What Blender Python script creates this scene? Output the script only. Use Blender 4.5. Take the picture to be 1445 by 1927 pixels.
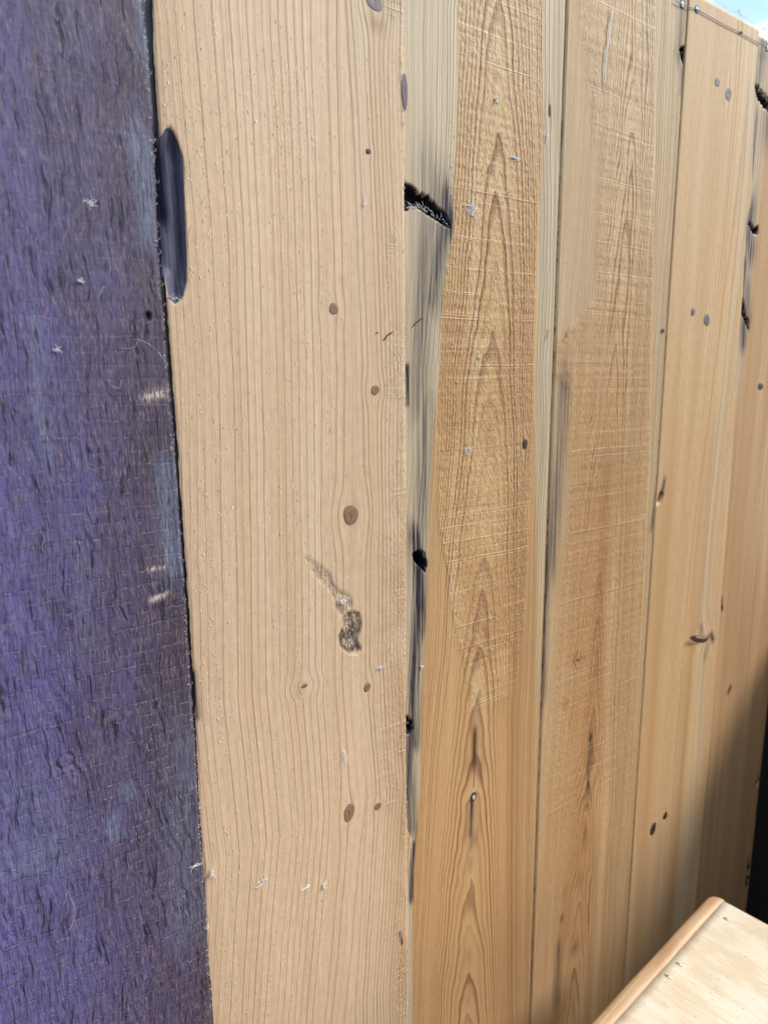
import bpy, bmesh, math, random
import numpy as np
from mathutils import Matrix, Vector

random.seed(7)
rng = np.random.default_rng(11)
for o in list(bpy.data.objects):
    bpy.data.objects.remove(o)
SC = bpy.context.scene
COL = SC.collection

# ------------------------------------------------------------------ camera
D = 0.45                                   # camera to wall face, metres
F_PX, TH, PS, RO = 1311.73, math.radians(11.054), math.radians(54.0115), math.radians(0.558)
CF = np.array([math.cos(TH) * math.cos(PS), math.cos(TH) * math.sin(PS), -math.sin(TH)])
_r0 = np.array([math.sin(PS), -math.cos(PS), 0.0])
_u0 = np.cross(_r0, CF)
CR = math.cos(RO) * _r0 - math.sin(RO) * _u0
CU = math.cos(RO) * _u0 + math.sin(RO) * _r0
CAM = np.array([0.0, -D, 0.0])
FLOOR = -1.45

cd = bpy.data.cameras.new('camera')
cam = bpy.data.objects.new('camera', cd)
COL.objects.link(cam)
m = Matrix(((CR[0], CU[0], -CF[0], CAM[0]), (CR[1], CU[1], -CF[1], CAM[1]), (CR[2], CU[2], -CF[2], CAM[2]), (0, 0, 0, 1)))
cam.matrix_world = m
cd.sensor_fit = 'VERTICAL'
cd.angle_y = 2 * math.atan(963.5 / F_PX)
cd.clip_start = 0.02
cd.clip_end = 5000
cd.dof.use_dof = True
cd.dof.focus_distance = 0.55
cd.dof.aperture_fstop = (cd.lens * 0.001) / 0.0036
SC.camera = cam

# ------------------------------------------------------------------ sky and sun
SUN_EL, SUN_AZ = math.radians(38), math.radians(-34)     # azimuth measured from +x, counter-clockwise
world = bpy.data.worlds.new('World')
SC.world = world
world.use_nodes = True
wn, wl = world.node_tree.nodes, world.node_tree.links
wn.clear()
sky = wn.new('ShaderNodeTexSky')
sky.sky_type = 'NISHITA'
sky.sun_disc = False
sky.sun_elevation = SUN_EL
sky.sun_rotation = math.pi / 2 - SUN_AZ
sky.dust_density = 2.0
bg = wn.new('ShaderNodeBackground')
bg.inputs[1].default_value = 0.12
out = wn.new('ShaderNodeOutputWorld')
# thin bright cloud over the whole sky, thicker in drifting banks
tc = wn.new('ShaderNodeTexCoord')
mp = wn.new('ShaderNodeMapping')
mp.inputs['Scale'].default_value = (1.6, 1.6, 5.0)
mp.inputs['Location'].default_value = (0.35, 0.1, 0.42)
cn = wn.new('ShaderNodeTexNoise')
cn.inputs['Scale'].default_value = 1.3
cn.inputs['Detail'].default_value = 5
cr = wn.new('ShaderNodeMapRange')
cr.interpolation_type = 'SMOOTHSTEP'
cr.inputs[1].default_value = 0.50
cr.inputs[2].default_value = 0.60
veil = wn.new('ShaderNodeMix')
veil.data_type = 'RGBA'
veil.inputs[0].default_value = 0.80
veil.inputs[7].default_value = (2.2, 3.5, 4.3, 1)
bank = wn.new('ShaderNodeMix')
bank.data_type = 'RGBA'
bank.inputs[7].default_value = (8.0, 8.2, 8.4, 1)
wl.new(tc.outputs['Generated'], mp.inputs[0])
wl.new(mp.outputs[0], cn.inputs['Vector'])
wl.new(cn.outputs[0], cr.inputs[0])
wl.new(sky.outputs[0], veil.inputs[6])
wl.new(veil.outputs[2], bank.inputs[6])
wl.new(cr.outputs[0], bank.inputs[0])
wl.new(bank.outputs[2], bg.inputs[0])
wl.new(bg.outputs[0], out.inputs[0])
sd = bpy.data.lights.new('sun', 'SUN')
sd.energy = 1.9
sd.angle = math.radians(17)
sd.color = (1.0, 0.94, 0.86)
sun = bpy.data.objects.new('sun', sd)
COL.objects.link(sun)
sv = Vector((math.cos(SUN_EL) * math.cos(SUN_AZ), math.cos(SUN_EL) * math.sin(SUN_AZ), math.sin(SUN_EL)))
sun.rotation_euler = sv.to_track_quat('Z', 'Y').to_euler()
SC.view_settings.view_transform = 'Standard'
SC.view_settings.look = 'None'
SC.view_settings.exposure = 1.20
SC.view_settings.gamma = 1.0


# ------------------------------------------------------------------ placing
def ray(px, py):
    return CF + (px - 722.5) / F_PX * CR - (py - 963.5) / F_PX * CU


def W(px, py, y=0.0):
    """point of the wall plane at depth y that stands where the photo shows it"""
    v = ray(px, py)
    return CAM + v * ((y - CAM[1]) / v[1])


def HZ(px, py, z):
    v = ray(px, py)
    return CAM + v * (z / v[2])


def xz(pts, y=0.0):
    return np.array([W(a, b, y)[[0, 2]] for a, b in pts])


# ------------------------------------------------------------------ numpy noise
def _h(i, j, s):
    v = np.sin(i * 127.1 + j * 311.7 + s * 74.7) * 43758.5453
    return v - np.floor(v)


def vn(x, z, s=0):
    i, j = np.floor(x), np.floor(z)
    fx, fz = x - i, z - j
    fx = fx * fx * (3 - 2 * fx)
    fz = fz * fz * (3 - 2 * fz)
    a, b = _h(i, j, s), _h(i + 1, j, s)
    c, d = _h(i, j + 1, s), _h(i + 1, j + 1, s)
    return (a * (1 - fx) + b * fx) * (1 - fz) + (c * (1 - fx) + d * fx) * fz


def fbm(x, z, s=0, o=3):
    t, a = 0, 0.5
    for k in range(o):
        t = t + a * vn(x * 2 ** k, z * 2 ** k, s + k * 13)
        a *= 0.5
    return t / (1 - 0.5 ** o)


def ss(a, b, x):
    t = np.clip((x - a) / (b - a), 0, 1)
    return t * t * (3 - 2 * t)


def dseg(X, Z, p, q):
    vx, vz = q[0] - p[0], q[1] - p[1]
    t = np.clip(((X - p[0]) * vx + (Z - p[1]) * vz) / (vx * vx + vz * vz + 1e-12), 0, 1)
    return np.hypot(X - p[0] - t * vx, Z - p[1] - t * vz)


def dpoly(X, Z, pts):
    """signed distance to a closed outline, negative inside"""
    d = np.full(X.shape, 9.0)
    ins = np.zeros(X.shape, bool)
    n = len(pts)
    for i in range(n):
        p, q = pts[i], pts[(i + 1) % n]
        d = np.minimum(d, dseg(X, Z, p, q))
        c = ((p[1] > Z) != (q[1] > Z)) & (X < (q[0] - p[0]) * (Z - p[1]) / (q[1] - p[1] + 1e-12) + p[0])
        ins ^= c
    return np.where(ins, -d, d)


def dline(X, Z, pts):
    d = np.full(X.shape, 9.0)
    for p, q in zip(pts[:-1], pts[1:]):
        d = np.minimum(d, dseg(X, Z, p, q))
    return d


# ------------------------------------------------------------------ node expressions
class V:
    nt = None

    def __init__(s, k):
        s.k = k

    def __add__(a, b): return mth('ADD', a, b)
    def __radd__(a, b): return mth('ADD', a, b)
    def __sub__(a, b): return mth('SUBTRACT', a, b)
    def __rsub__(a, b): return mth('SUBTRACT', b, a)
    def __mul__(a, b): return mth('MULTIPLY', a, b)
    def __rmul__(a, b): return mth('MULTIPLY', a, b)
    def __truediv__(a, b): return mth('DIVIDE', a, b)


def put(inp, v):
    if isinstance(v, V):
        V.nt.links.new(v.k, inp)
    elif isinstance(v, tuple):
        inp.default_value = v if len(v) == len(inp.default_value) else v + (1.0,)
    else:
        inp.default_value = v


def mth(op, a, b=None, clamp=False):
    n = V.nt.nodes.new('ShaderNodeMath')
    n.operation = op
    n.use_clamp = clamp
    put(n.inputs[0], a)
    if b is not None:
        put(n.inputs[1], b)
    return V(n.outputs[0])


def sst(a, b, x, lo=0.0, hi=1.0):
    n = V.nt.nodes.new('ShaderNodeMapRange')
    n.interpolation_type = 'SMOOTHSTEP'
    put(n.inputs[0], x); put(n.inputs[1], a); put(n.inputs[2], b)
    n.inputs[3].default_value = lo
    n.inputs[4].default_value = hi
    return V(n.outputs[0])


def vec(x, y, z):
    n = V.nt.nodes.new('ShaderNodeCombineXYZ')
    put(n.inputs[0], x); put(n.inputs[1], y); put(n.inputs[2], z)
    return V(n.outputs[0])


def noise(v, scale=1.0, detail=2.0, rough=0.5):
    n = V.nt.nodes.new('ShaderNodeTexNoise')
    put(n.inputs['Vector'], v)
    n.inputs['Scale'].default_value = scale
    n.inputs['Detail'].default_value = detail
    n.inputs['Roughness'].default_value = rough
    return V(n.outputs[0])


def voro(v, feature='F1', out=0):
    n = V.nt.nodes.new('ShaderNodeTexVoronoi')
    n.feature = feature
    put(n.inputs['Vector'], v)
    n.inputs['Scale'].default_value = 1
    return V(n.outputs[out])


def white(v):
    n = V.nt.nodes.new('ShaderNodeTexWhiteNoise')
    n.noise_dimensions = '1D'
    put(n.inputs['W'], v)
    return V(n.outputs[0])


def mix(f, a, b, mode='MIX'):
    n = V.nt.nodes.new('ShaderNodeMix')
    n.data_type = 'RGBA'
    n.blend_type = mode
    n.clamp_factor = True
    put(n.inputs[0], f); put(n.inputs[6], a); put(n.inputs[7], b)
    return V(n.outputs[2])


def scalec(c, f):
    n = V.nt.nodes.new('ShaderNodeVectorMath')
    n.operation = 'SCALE'
    put(n.inputs[0], c)
    put(n.inputs[3], f)
    return V(n.outputs[0])


def attr(name):
    n = V.nt.nodes.new('ShaderNodeAttribute')
    n.attribute_name = name
    return V(n.outputs['Fac'])


def objc():
    n = V.nt.nodes.new('ShaderNodeTexCoord')
    s = V.nt.nodes.new('ShaderNodeSeparateXYZ')
    V.nt.links.new(n.outputs['Object'], s.inputs[0])
    return V(s.outputs[0]), V(s.outputs[1]), V(s.outputs[2])


def newmat(name):
    mt = bpy.data.materials.new(name)
    mt.use_nodes = True
    V.nt = mt.node_tree
    V.nt.nodes.clear()
    return mt


def finish(col, rough=0.65, height=None, spec=0.35, strength=1.0, metal=0.0, sheen=0.0):
    nt = V.nt
    b = nt.nodes.new('ShaderNodeBsdfPrincipled')
    put(b.inputs['Base Color'], col)
    put(b.inputs['Roughness'], rough)
    b.inputs['Specular IOR Level'].default_value = spec
    b.inputs['Metallic'].default_value = metal
    if height is not None:
        n = nt.nodes.new('ShaderNodeBump')
        n.inputs['Strength'].default_value = strength
        n.inputs['Distance'].default_value = 1.0
        put(n.inputs['Height'], height)
        nt.links.new(n.outputs[0], b.inputs['Normal'])
    o = nt.nodes.new('ShaderNodeOutputMaterial')
    nt.links.new(b.outputs[0], o.inputs[0])


# ------------------------------------------------------------------ materials
def pine(name, early, late, lamt=0.7, wig=0.25, seed=0.0, fine=0.3, linew=0.45, resin=(0.40, 0.205, 0.085)):
    mt = newmat(name)
    x, y, z = objc()
    xs = x + seed
    fib = noise(vec(xs * 1500, y * 600, z * 45), detail=3, rough=0.6)
    fib2 = noise(vec(xs * 330, 0.0, z * 7), detail=3)
    broad = noise(vec(xs * 22, 1.0, z * 3.0), detail=3)
    mott = noise(vec(xs * 160, 3.0, z * 110), detail=3, rough=0.6)
    ring = attr('ring') + (noise(vec(xs * 70, 2.0, z * 14), detail=3) - 0.5) * wig
    t = mth('FRACT', ring)
    rnd = white(mth('FLOOR', ring))
    line = sst(linew, 0.9, t) * sst(0.93, 1.0, t, 1.0, 0.0)
    lt = line * (0.12 + 0.88 * rnd)
    r3 = ring * 3.37
    t3 = mth('FRACT', r3)
    l3 = sst(0.4, 0.85, t3) * sst(0.88, 1.0, t3, 1.0, 0.0) * white(mth('FLOOR', r3))
    rough = attr('rough')
    col = mix(mth('MULTIPLY', broad, 0.9), early, scalec(early_t(early), 0.88))
    col = mix(l3 * fine, col, late)
    col = mix(lt * lamt, col, late)
    col = mix(1.0, col, scalec((1.0, 1.0, 1.0), 0.50 + 0.36 * fib + 0.28 * fib2 + 0.38 * mott), 'MULTIPLY')
    band = noise(vec(xs * 48, 4.0, z * 1.6), detail=4, rough=0.6)
    col = mix(sst(0.45, 0.75, band) * 0.40, col, resin)
    col = mix(sst(0.48, 0.28, band) * 0.30, col, (0.68, 0.56, 0.42))
    warm = attr('warm')
    col = mix(warm * (0.55 + 0.6 * fib2), col, mix(lt * 0.7, resin, scalec(resin_t(resin), 0.45)))
    # greyed, weathered stretches keep their rings
    grey = attr('grey')
    gcol = mix(mth('MAXIMUM', lt, l3 * 0.6), (0.56, 0.46, 0.33), (0.22, 0.15, 0.10))
    gcol = mix(1.0, gcol, scalec((1.0, 1.0, 1.0), 0.75 + 0.5 * fib2), 'MULTIPLY')
    col = mix(grey, col, gcol)
    # rough sawn fuzz: torn pits and raised fibres
    rn = noise(vec(xs * 780, 5.0, z * 260), detail=2, rough=0.7)
    rn2 = noise(vec(xs * 95, 8.0, z * 95), detail=2)
    patch = sst(0.30, 0.62, rn2)
    pits = sst(0.50, 0.68, rn) * rough * (0.35 + 0.65 * patch)
    tips = sst(0.50, 0.34, rn) * rough * (0.3 + 0.7 * patch)
    col = mix(pits * 0.5, col, scalec(resin_t(resin), 0.48))
    col = mix(tips * 0.35, col, (0.78, 0.60, 0.38))
    # saw marks lie level across the board
    zz = z + (noise(vec(xs * 9, 1.0, z * 6), detail=1) - 0.5) * 0.006
    s1 = noise(vec(0.5 + seed, 2.0, zz * 400), detail=2)
    s2 = noise(vec(0.5 + seed, 7.0, zz * 620), detail=2)
    brk = sst(0.28, 0.62, noise(vec(xs * 26, 4.0, z * 55), detail=2))
    sawm = sst(0.57, 0.74, s1) * brk * rough
    sawf = sst(0.55, 0.70, s2) * sst(0.45, 0.65, noise(vec(xs * 14, 9.0, z * 24), detail=2)) * rough
    col = mix(sawm * 0.45 + sawf * 0.50, col, (0.82, 0.66, 0.44))
    sawd = sst(0.40, 0.28, s1) * brk * rough
    col = mix(sawd * 0.45, col, scalec(resin_t(resin), 0.5))
    col = mix(lt * rough * 0.55, col, late)
    red = attr('red')
    col = mix(red * (0.7 + 0.6 * (fib2 - 0.5)), col, (0.085, 0.022, 0.012))
    # blue-black iron stain soaks along the grain
    stn = attr('stain')
    st = mth('MULTIPLY', stn, 0.25 + 1.05 * sst(0.30, 0.68, noise(vec(xs * 380, 6.0, z * 9), detail=4, rough=0.6)) + 0.35 * fib, clamp=True)
    st = mth('MULTIPLY', st, 1.0 + 0.8 * lt, clamp=True)
    col = mix(st, col, (0.016, 0.016, 0.030))
    ch = attr('char') + (noise(vec(xs * 520, 6.0, z * 90), detail=3, rough=0.7) - 0.5) * 1.7
    chm = sst(0.50, 0.58, ch)
    chc = mix(sst(0.5, 0.8, noise(vec(xs * 500, 6.0, z * 60), detail=3)), (0.006, 0.006, 0.016), (0.05, 0.05, 0.085))
    col = mix(chm, col, chc)
    blue = attr('blue')
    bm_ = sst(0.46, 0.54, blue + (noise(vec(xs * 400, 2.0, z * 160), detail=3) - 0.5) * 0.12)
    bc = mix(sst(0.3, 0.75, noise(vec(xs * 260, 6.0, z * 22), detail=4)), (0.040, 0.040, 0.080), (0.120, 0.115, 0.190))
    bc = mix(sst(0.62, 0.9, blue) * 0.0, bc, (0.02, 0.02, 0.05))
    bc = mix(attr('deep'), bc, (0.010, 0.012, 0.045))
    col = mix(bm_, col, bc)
    grit = attr('grit')
    gn = noise(vec(xs * 900, 6.0, z * 500), detail=3, rough=0.7)
    gc = mix(sst(0.35, 0.65, gn), (0.22, 0.15, 0.11), (0.66, 0.52, 0.39))
    gc = mix(sst(0.58, 0.40, noise(vec(xs * 140, 2.0, z * 90), detail=3)), gc, (0.15, 0.11, 0.10))
    col = mix(grit, col, gc)
    ht = fib * 0.00020 + fib2 * 0.00028 + lt * 0.00040 + l3 * 0.0001 + mott * 0.00012 \
        + rn * rough * 0.0011 + sawm * 0.0006 + gn * grit * 0.0015
    finish(col, 0.62, ht, spec=0.3, strength=0.8)
    return mt


def early_t(c):
    return c


def resin_t(c):
    return c


def darkwood():
    mt = newmat('dark_stained_sawn_wood')
    x, y, z = objc()
    wx = noise(vec(x * 24, 1.0, z * 16), detail=3)
    fib = noise(vec(x * 560 + wx * 4, y * 300, z * 40), detail=6, rough=0.82)
    fin = noise(vec(x * 1400, 2.0, z * 260), detail=3, rough=0.6)
    crack = sst(0.43, 0.33, noise(vec(x * 260 + wx * 6, 4.0, z * 26), detail=3, rough=0.6))
    big = noise(vec(x * 14, 3.0, z * 7), detail=4, rough=0.6)
    zz = z + (noise(vec(x * 22, 5.0, z * 10), detail=2) - 0.5) * 0.006 + (noise(vec(x * 420, 5.0, z * 16), detail=2) - 0.5) * 0.0040
    q = zz * (1 / 0.0085) + (noise(vec(0.2, 1.0, z * 30), detail=1) - 0.5) * 0.9
    t = mth('FRACT', q)
    brk = sst(0.42, 0.60, noise(vec(x * 120, 6.0, z * 70), detail=5, rough=0.8))
    saw = attr('rough')
    ridge = sst(0.80, 0.93, t) * sst(0.92, 1.0, t, 1.0, 0.0) * brk * saw
    under = sst(0.0, 0.03, t) * sst(0.14, 0.04, t) * brk * saw
    ztex = sst(0.56, 0.70, noise(vec(x * 90, 3.0, zz * 700), detail=3, rough=0.6))
    col = mix(sst(0.3, 0.7, big), (0.066, 0.045, 0.055), (0.088, 0.064, 0.098))
    glow_n = noise(vec(x * 40, 8.0, z * 10), detail=8, rough=0.8) * 0.55 + 0.225 + (0.088 - x) * 2.5  # blue glow painted into the colour, mottled, stronger toward the left edge
    glow_mask = sst(0.26, 0.80, glow_n)
    col = mix(glow_mask * 0.95, col, (0.165, 0.155, 0.46))
    col = mix(sst(0.52, 0.66, fib) * 0.7, col, (0.21, 0.15, 0.17))
    col = mix(sst(0.52, 0.36, fib) * 0.85, col, (0.036, 0.025, 0.060))
    col = mix(sst(0.60, 0.74, fin) * ztex * 0.7, col, (0.36, 0.25, 0.22))
    col = mix(ridge * sst(0.48, 0.60, fin) * 0.75, col, (0.50, 0.36, 0.30))
    col = mix(under * 0.5, col, (0.030, 0.020, 0.045))
    col = mix(crack * 0.85, col, (0.015, 0.012, 0.035))
    gy = attr('grey')
    col = mix(gy * (0.3 + 1.0 * sst(0.35, 0.65, noise(vec(x * 700, 2.0, z * 50), detail=3))) * 0.8, col, (0.19, 0.23, 0.36))
    dash = noise(vec(x * 850 + wx * 3, 9.0, zz * 150), detail=3, rough=0.7)
    rag = sst(0.35, 0.65, noise(vec(x * 60, 9.0, z * 45), detail=3))
    col = mix(sst(0.54, 0.66, dash) * (0.35 + 0.55 * rag), col, (0.30, 0.215, 0.23))
    col = mix(sst(0.46, 0.34, dash) * (0.45 + 0.45 * rag), col, (0.028, 0.020, 0.050))
    dust = sst(0.70, 0.76, noise(vec(x * 520, 7.0, z * 420), detail=2)) * 0.8
    col = mix(dust * 0.5, col, (0.5, 0.45, 0.5))
    chm = sst(0.45, 0.6, attr('char') + (fin - 0.5) * 0.3)
    col = mix(chm, col, (0.012, 0.012, 0.03))
    pale = attr('grit')
    col = mix(pale * sst(0.35, 0.6, noise(vec(x * 900, 1.0, z * 250), detail=2)), col, (0.62, 0.5, 0.48))
    ht = fib * 0.0016 + dash * 0.0012 + fin * 0.0009 - crack * 0.0016 + ridge * 0.0004 - under * 0.0003 + big * 0.001
    finish(col, 0.55, ht, spec=0.45, strength=0.85)
    return mt


def knotmat(name, c1, c2, ringf=5.0):
    mt = newmat(name)
    x, y, z = objc()
    n = noise(vec(x * 1.6, y, z * 1.6), detail=3)
    r = mth('SQRT', x * x + z * z) + (n - 0.5) * 0.35
    t = mth('FRACT', r * ringf)
    col = mix(sst(0.2, 0.9, t) * 0.75, c1, c2)
    col = mix(sst(0.55, 1.05, r) * 0.35, col, c2)
    col = mix(sst(0.55, 0.95, t) * sst(1.0, 0.8, r) * 0.6, col, scalec(c2, 0.55))
    crk = sst(0.42, 0.35, noise(vec(x * 5, y, z * 1.5), detail=3)) * sst(0.8, 0.3, r)
    col = mix(crk * 0.7, col, scalec(c2, 0.35))
    col = mix(sst(0.30, 0.12, r) * 0.5, col, scalec(c2, 0.6))
    col = mix(sst(0.86, 1.0, r + (n - 0.5) * 0.3) * 0.45, col, (0.42, 0.28, 0.18))
    sp = noise(vec(x * 9, y, z * 9), detail=3)
    col = mix(1.0, col, scalec((1.0, 1.0, 1.0), 0.6 + 0.8 * sp), 'MULTIPLY')
    finish(col, 0.5, sp * 0.0004 + t * 0.0001, spec=0.4)
    return mt


def plain(name, c, rough=0.6, spec=0.4, metal=0.0, var=0.3, sc=200, bump=0.0002, st=(1, 1, 1)):
    mt = newmat(name)
    x, y, z = objc()
    n = noise(vec(x * sc * st[0], y * sc * st[1], z * sc * st[2]), detail=4, rough=0.6)
    col = mix(1.0, c, scalec((1.0, 1.0, 1.0), (1 - var) + 2 * var * n), 'MULTIPLY')
    finish(col, rough, n * bump, spec=spec, metal=metal)
    return mt


def tablewood():
    mt = newmat('pale_scrubbed_pine')
    x, y, z = objc()
    ring = attr('ring') + (noise(vec(x * 20, y * 4, z), detail=3) - 0.5) * 0.6
    t = mth('FRACT', ring)
    line = sst(0.4, 0.85, t) * sst(0.9, 1.0, t, 1.0, 0.0) * (0.3 + 0.7 * white(mth('FLOOR', ring)))
    fib = noise(vec(x * 600, y * 25, z * 600), detail=3, rough=0.6)
    blot = noise(vec(x * 45, y * 20, z), detail=4, rough=0.65)
    col = mix(line * 0.55, (0.68, 0.60, 0.47), (0.48, 0.36, 0.23))
    col = mix(sst(0.45, 0.65, blot) * 0.55, col, (0.56, 0.42, 0.27))
    col = mix(sst(0.5, 0.3, blot) * 0.5, col, (0.68, 0.64, 0.57))
    col = mix(sst(0.52, 0.75, fib) * 0.35, col, (0.42, 0.33, 0.23))
    sp = voro(vec(x * 160, y * 110, z * 160))
    col = mix(sst(0.13, 0.07, sp) * 0.6, col, (0.33, 0.2, 0.1))
    finish(col, 0.6, fib * 0.0003 + line * 0.0001, spec=0.3)
    return mt


def lipwood():
    mt = newmat('orange_pine_moulding')
    x, y, z = objc()
    fib = noise(vec(x * 14, y * 420, z * 420), detail=3, rough=0.6)
    b = noise(vec(x * 14, y * 60, z * 60), detail=3)
    scr = noise(vec(x * 500, y * 40, z * 40), detail=3)
    col = mix(sst(0.3, 0.7, b), (0.50, 0.335, 0.20), (0.42, 0.24, 0.125))
    col = mix(sst(0.45, 0.7, fib) * 0.5, col, (0.70, 0.52, 0.30))
    col = mix(sst(0.58, 0.72, scr) * 0.35, col, (0.80, 0.62, 0.38))
    finish(col, 0.5, fib * 0.0002 + scr * 0.0001, spec=0.4)
    return mt


M = {}
M['p2'] = pine('pale_planed_pine', (0.635, 0.465, 0.325), (0.45, 0.27, 0.165), 0.70, 0.10, 0.0, 0.25, 0.48, resin=(0.50, 0.33, 0.19))
M['p3'] = pine('honey_sawn_pine', (0.61, 0.40, 0.20), (0.21, 0.075, 0.03), 1.0, 0.20, 3.1, 0.10, 0.36)
M['p4'] = pine('sawn_pine_with_scribed_saw_marks', (0.58, 0.385, 0.20), (0.23, 0.10, 0.045), 0.95, 0.30, 7.7, 0.10, 0.36)
M['p5'] = pine('smooth_striped_pine', (0.62, 0.425, 0.24), (0.37, 0.195, 0.09), 0.60, 0.15, 11.3, 0.15, 0.40, resin=(0.45, 0.25, 0.11))
M['p6'] = pine('smooth_outer_pine', (0.61, 0.405, 0.225), (0.33, 0.17, 0.085), 0.55, 0.15, 15.9, 0.15, 0.40)
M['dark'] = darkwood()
M['knot'] = knotmat('brown_knot', (0.34, 0.20, 0.13), (0.17, 0.09, 0.06))
M['knotg'] = knotmat('grey_plum_knot', (0.20, 0.155, 0.175), (0.10, 0.075, 0.10))
M['knotd'] = knotmat('dark_knot', (0.09, 0.05, 0.04), (0.022, 0.015, 0.018), 3)
M['heart'] = plain('tan_knot_heart', (0.30, 0.19, 0.12), sc=900)
M['pith'] = plain('bleached_knot_heart', (0.55, 0.50, 0.42), sc=900)
M['fuzz'] = plain('pale_wood_fibre', (0.92, 0.84, 0.70), rough=0.7, sc=300)
M['lint'] = plain('white_lint', (0.86, 0.90, 0.95), rough=0.9, sc=300, var=0.1)
M['hair'] = plain('pale_hair', (0.50, 0.48, 0.62), rough=0.5, sc=300, var=0.1)
M['ink'] = plain('dark_thread', (0.02, 0.02, 0.04), rough=0.8, sc=300)
M['wire'] = plain('steel_wire', (0.10, 0.11, 0.16), rough=0.45, metal=0.7, sc=300)
M['nail'] = plain('galvanised_nail_head', (0.42, 0.55, 0.66), rough=0.65, metal=0.1, sc=600)
M['rim'] = plain('nail_rim', (0.05, 0.07, 0.12), rough=0.5, metal=0.5, sc=600)
M['table'] = tablewood()
M['lip'] = lipwood()
M['panel'] = plain('black_stained_wood', (0.016, 0.011, 0.016), rough=0.7, sc=60, var=0.7, st=(4, 4, 0.5))
M['blocker'] = plain('brown_blocker', (0.16, 0.09, 0.05), rough=0.8, sc=20)
M['floor'] = plain('concrete', (0.11, 0.10, 0.09), rough=0.85, sc=12, bump=0.002)
M['beam'] = plain('weathered_beam', (0.33, 0.28, 0.24), rough=0.7, sc=20, st=(1, 5, 5))
M['white'] = plain('white_roof_sheet', (0.88, 0.90, 0.92), rough=0.4, sc=5, var=0.05)
M['clay'] = plain('grey_slate', (0.06, 0.06, 0.09), rough=0.7, sc=20)


# ------------------------------------------------------------------ objects
def tag(o, label=None, cat=None, group=None, kind=None):
    if label: o['label'] = label
    if cat: o['category'] = cat
    if group: o['group'] = group
    if kind: o['kind'] = kind
    return o


def empty(name, loc):
    o = bpy.data.objects.new(name, None)
    o.location = loc
    o.empty_display_size = 0.05
    COL.objects.link(o)
    return o


def link(name, me, mat, parent=None, loc=None):
    o = bpy.data.objects.new(name, me)
    if mat and not me.materials:
        me.materials.append(mat)
    COL.objects.link(o)
    if parent is not None:
        o.parent = parent
        # keep world placement: parents are unrotated and unscaled
        w = Vector((0, 0, 0))
        p = parent
        while p is not None:
            w += p.location
            p = p.parent
        base = Vector(loc) if loc is not None else Vector((0, 0, 0))
        o.location = base - w
    elif loc is not None:
        o.location = loc
    return o


def mesh_np(name, verts, quads, smooth=True):
    me = bpy.data.meshes.new(name)
    nv, nf = len(verts), len(quads)
    k = quads.shape[1]
    me.vertices.add(nv)
    me.vertices.foreach_set('co', np.ascontiguousarray(verts, dtype=np.float32).ravel())
    me.loops.add(nf * k)
    me.loops.foreach_set('vertex_index', np.ascontiguousarray(quads, dtype=np.int32).ravel())
    me.polygons.add(nf)
    me.polygons.foreach_set('loop_start', np.arange(0, nf * k, k, dtype=np.int32))
    me.update(calc_edges=True)
    if smooth:
        me.polygons.foreach_set('use_smooth', np.ones(nf, dtype=bool))
    return me


def plank(name, mat, parent, face, xl, xr, rows, nx, fields, relief, thick=0.022, ztop=None):
    """board: face grid plus rounded arrises, sides, ends and back.  xl, xr: functions of z"""
    zs = np.array(rows)
    u = np.linspace(0, 1, nx)
    XL, XR = xl(zs), xr(zs)
    X = XL[:, None] + (XR - XL)[:, None] * u[None, :]
    Z = np.repeat(zs[:, None], nx, 1)
    if ztop is not None:
        k = zs > zs.max() - 0.006
        Z[-1, :] = ztop(X[-1, :])
    f = fields(X, Z)
    Y = face - relief(X, Z, f)
    # side columns
    def col(ii, dx, dy):
        return X[:, ii] + dx, face + dy + np.zeros(len(zs)), Z[:, ii]
    cols = [col(0, 0.0012, thick), col(0, -0.0, thick - 0.002), col(0, -0.0004, 0.0012)]
    colr = [col(-1, 0.0004, 0.0012), col(-1, 0.0, thick - 0.002), col(-1, -0.0012, thick)]
    A = lambda i: np.concatenate([np.stack([c[i] for c in cols], 1), [X, Y, Z][i], np.stack([c[i] for c in colr], 1)], 1)
    GX, GY, GZ = A(0), A(1), A(2)
    # end rows folded back
    def er(ii, dz):
        return GX[ii], np.maximum(GY[ii], face + thick - 0.001), GZ[ii] + dz
    lo, hi = er(0, 0.0), er(-1, 0.0)
    GX = np.vstack([lo[0], GX, hi[0]]); GY = np.vstack([lo[1], GY, hi[1]]); GZ = np.vstack([lo[2], GZ, hi[2]])
    R, C = GX.shape
    verts = np.stack([GX, GY, GZ], -1).reshape(-1, 3)
    idx = np.arange(R * C).reshape(R, C)
    q = np.stack([idx[:-1, :-1], idx[:-1, 1:], idx[1:, 1:], idx[1:, :-1]], -1).reshape(-1, 4)
    back = np.array([[idx[0, 0], idx[-1, 0], idx[-1, -1], idx[0, -1]]])
    q = np.vstack([q, back])
    me = mesh_np(name, verts, q)
    pad = lambda a: np.pad(a, ((1, 1), (3, 3)), mode='edge')
    for key in ('blue', 'deep', 'ring', 'rough', 'grey', 'warm', 'red', 'stain', 'char', 'grit'):
        a = f.get(key)
        if a is None:
            a = np.zeros_like(X)
        at = me.attributes.new(key, 'FLOAT', 'POINT')
        at.data.foreach_set('value', pad(a).astype(np.float32).ravel())
    return link(name, me, mat, parent, (0, 0, 0))


def rows(lo, hi, step, floor=FLOOR, top=None):
    a = np.arange(lo, hi, step)
    b = np.linspace(floor, lo, 14)[:-1]
    c = [] if top is None else np.linspace(hi, top, 14)
    return np.concatenate([b, a, c]) if len(c) else np.concatenate([b, a])


def const(v):
    return lambda z: np.full(np.shape(z), v)


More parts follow.
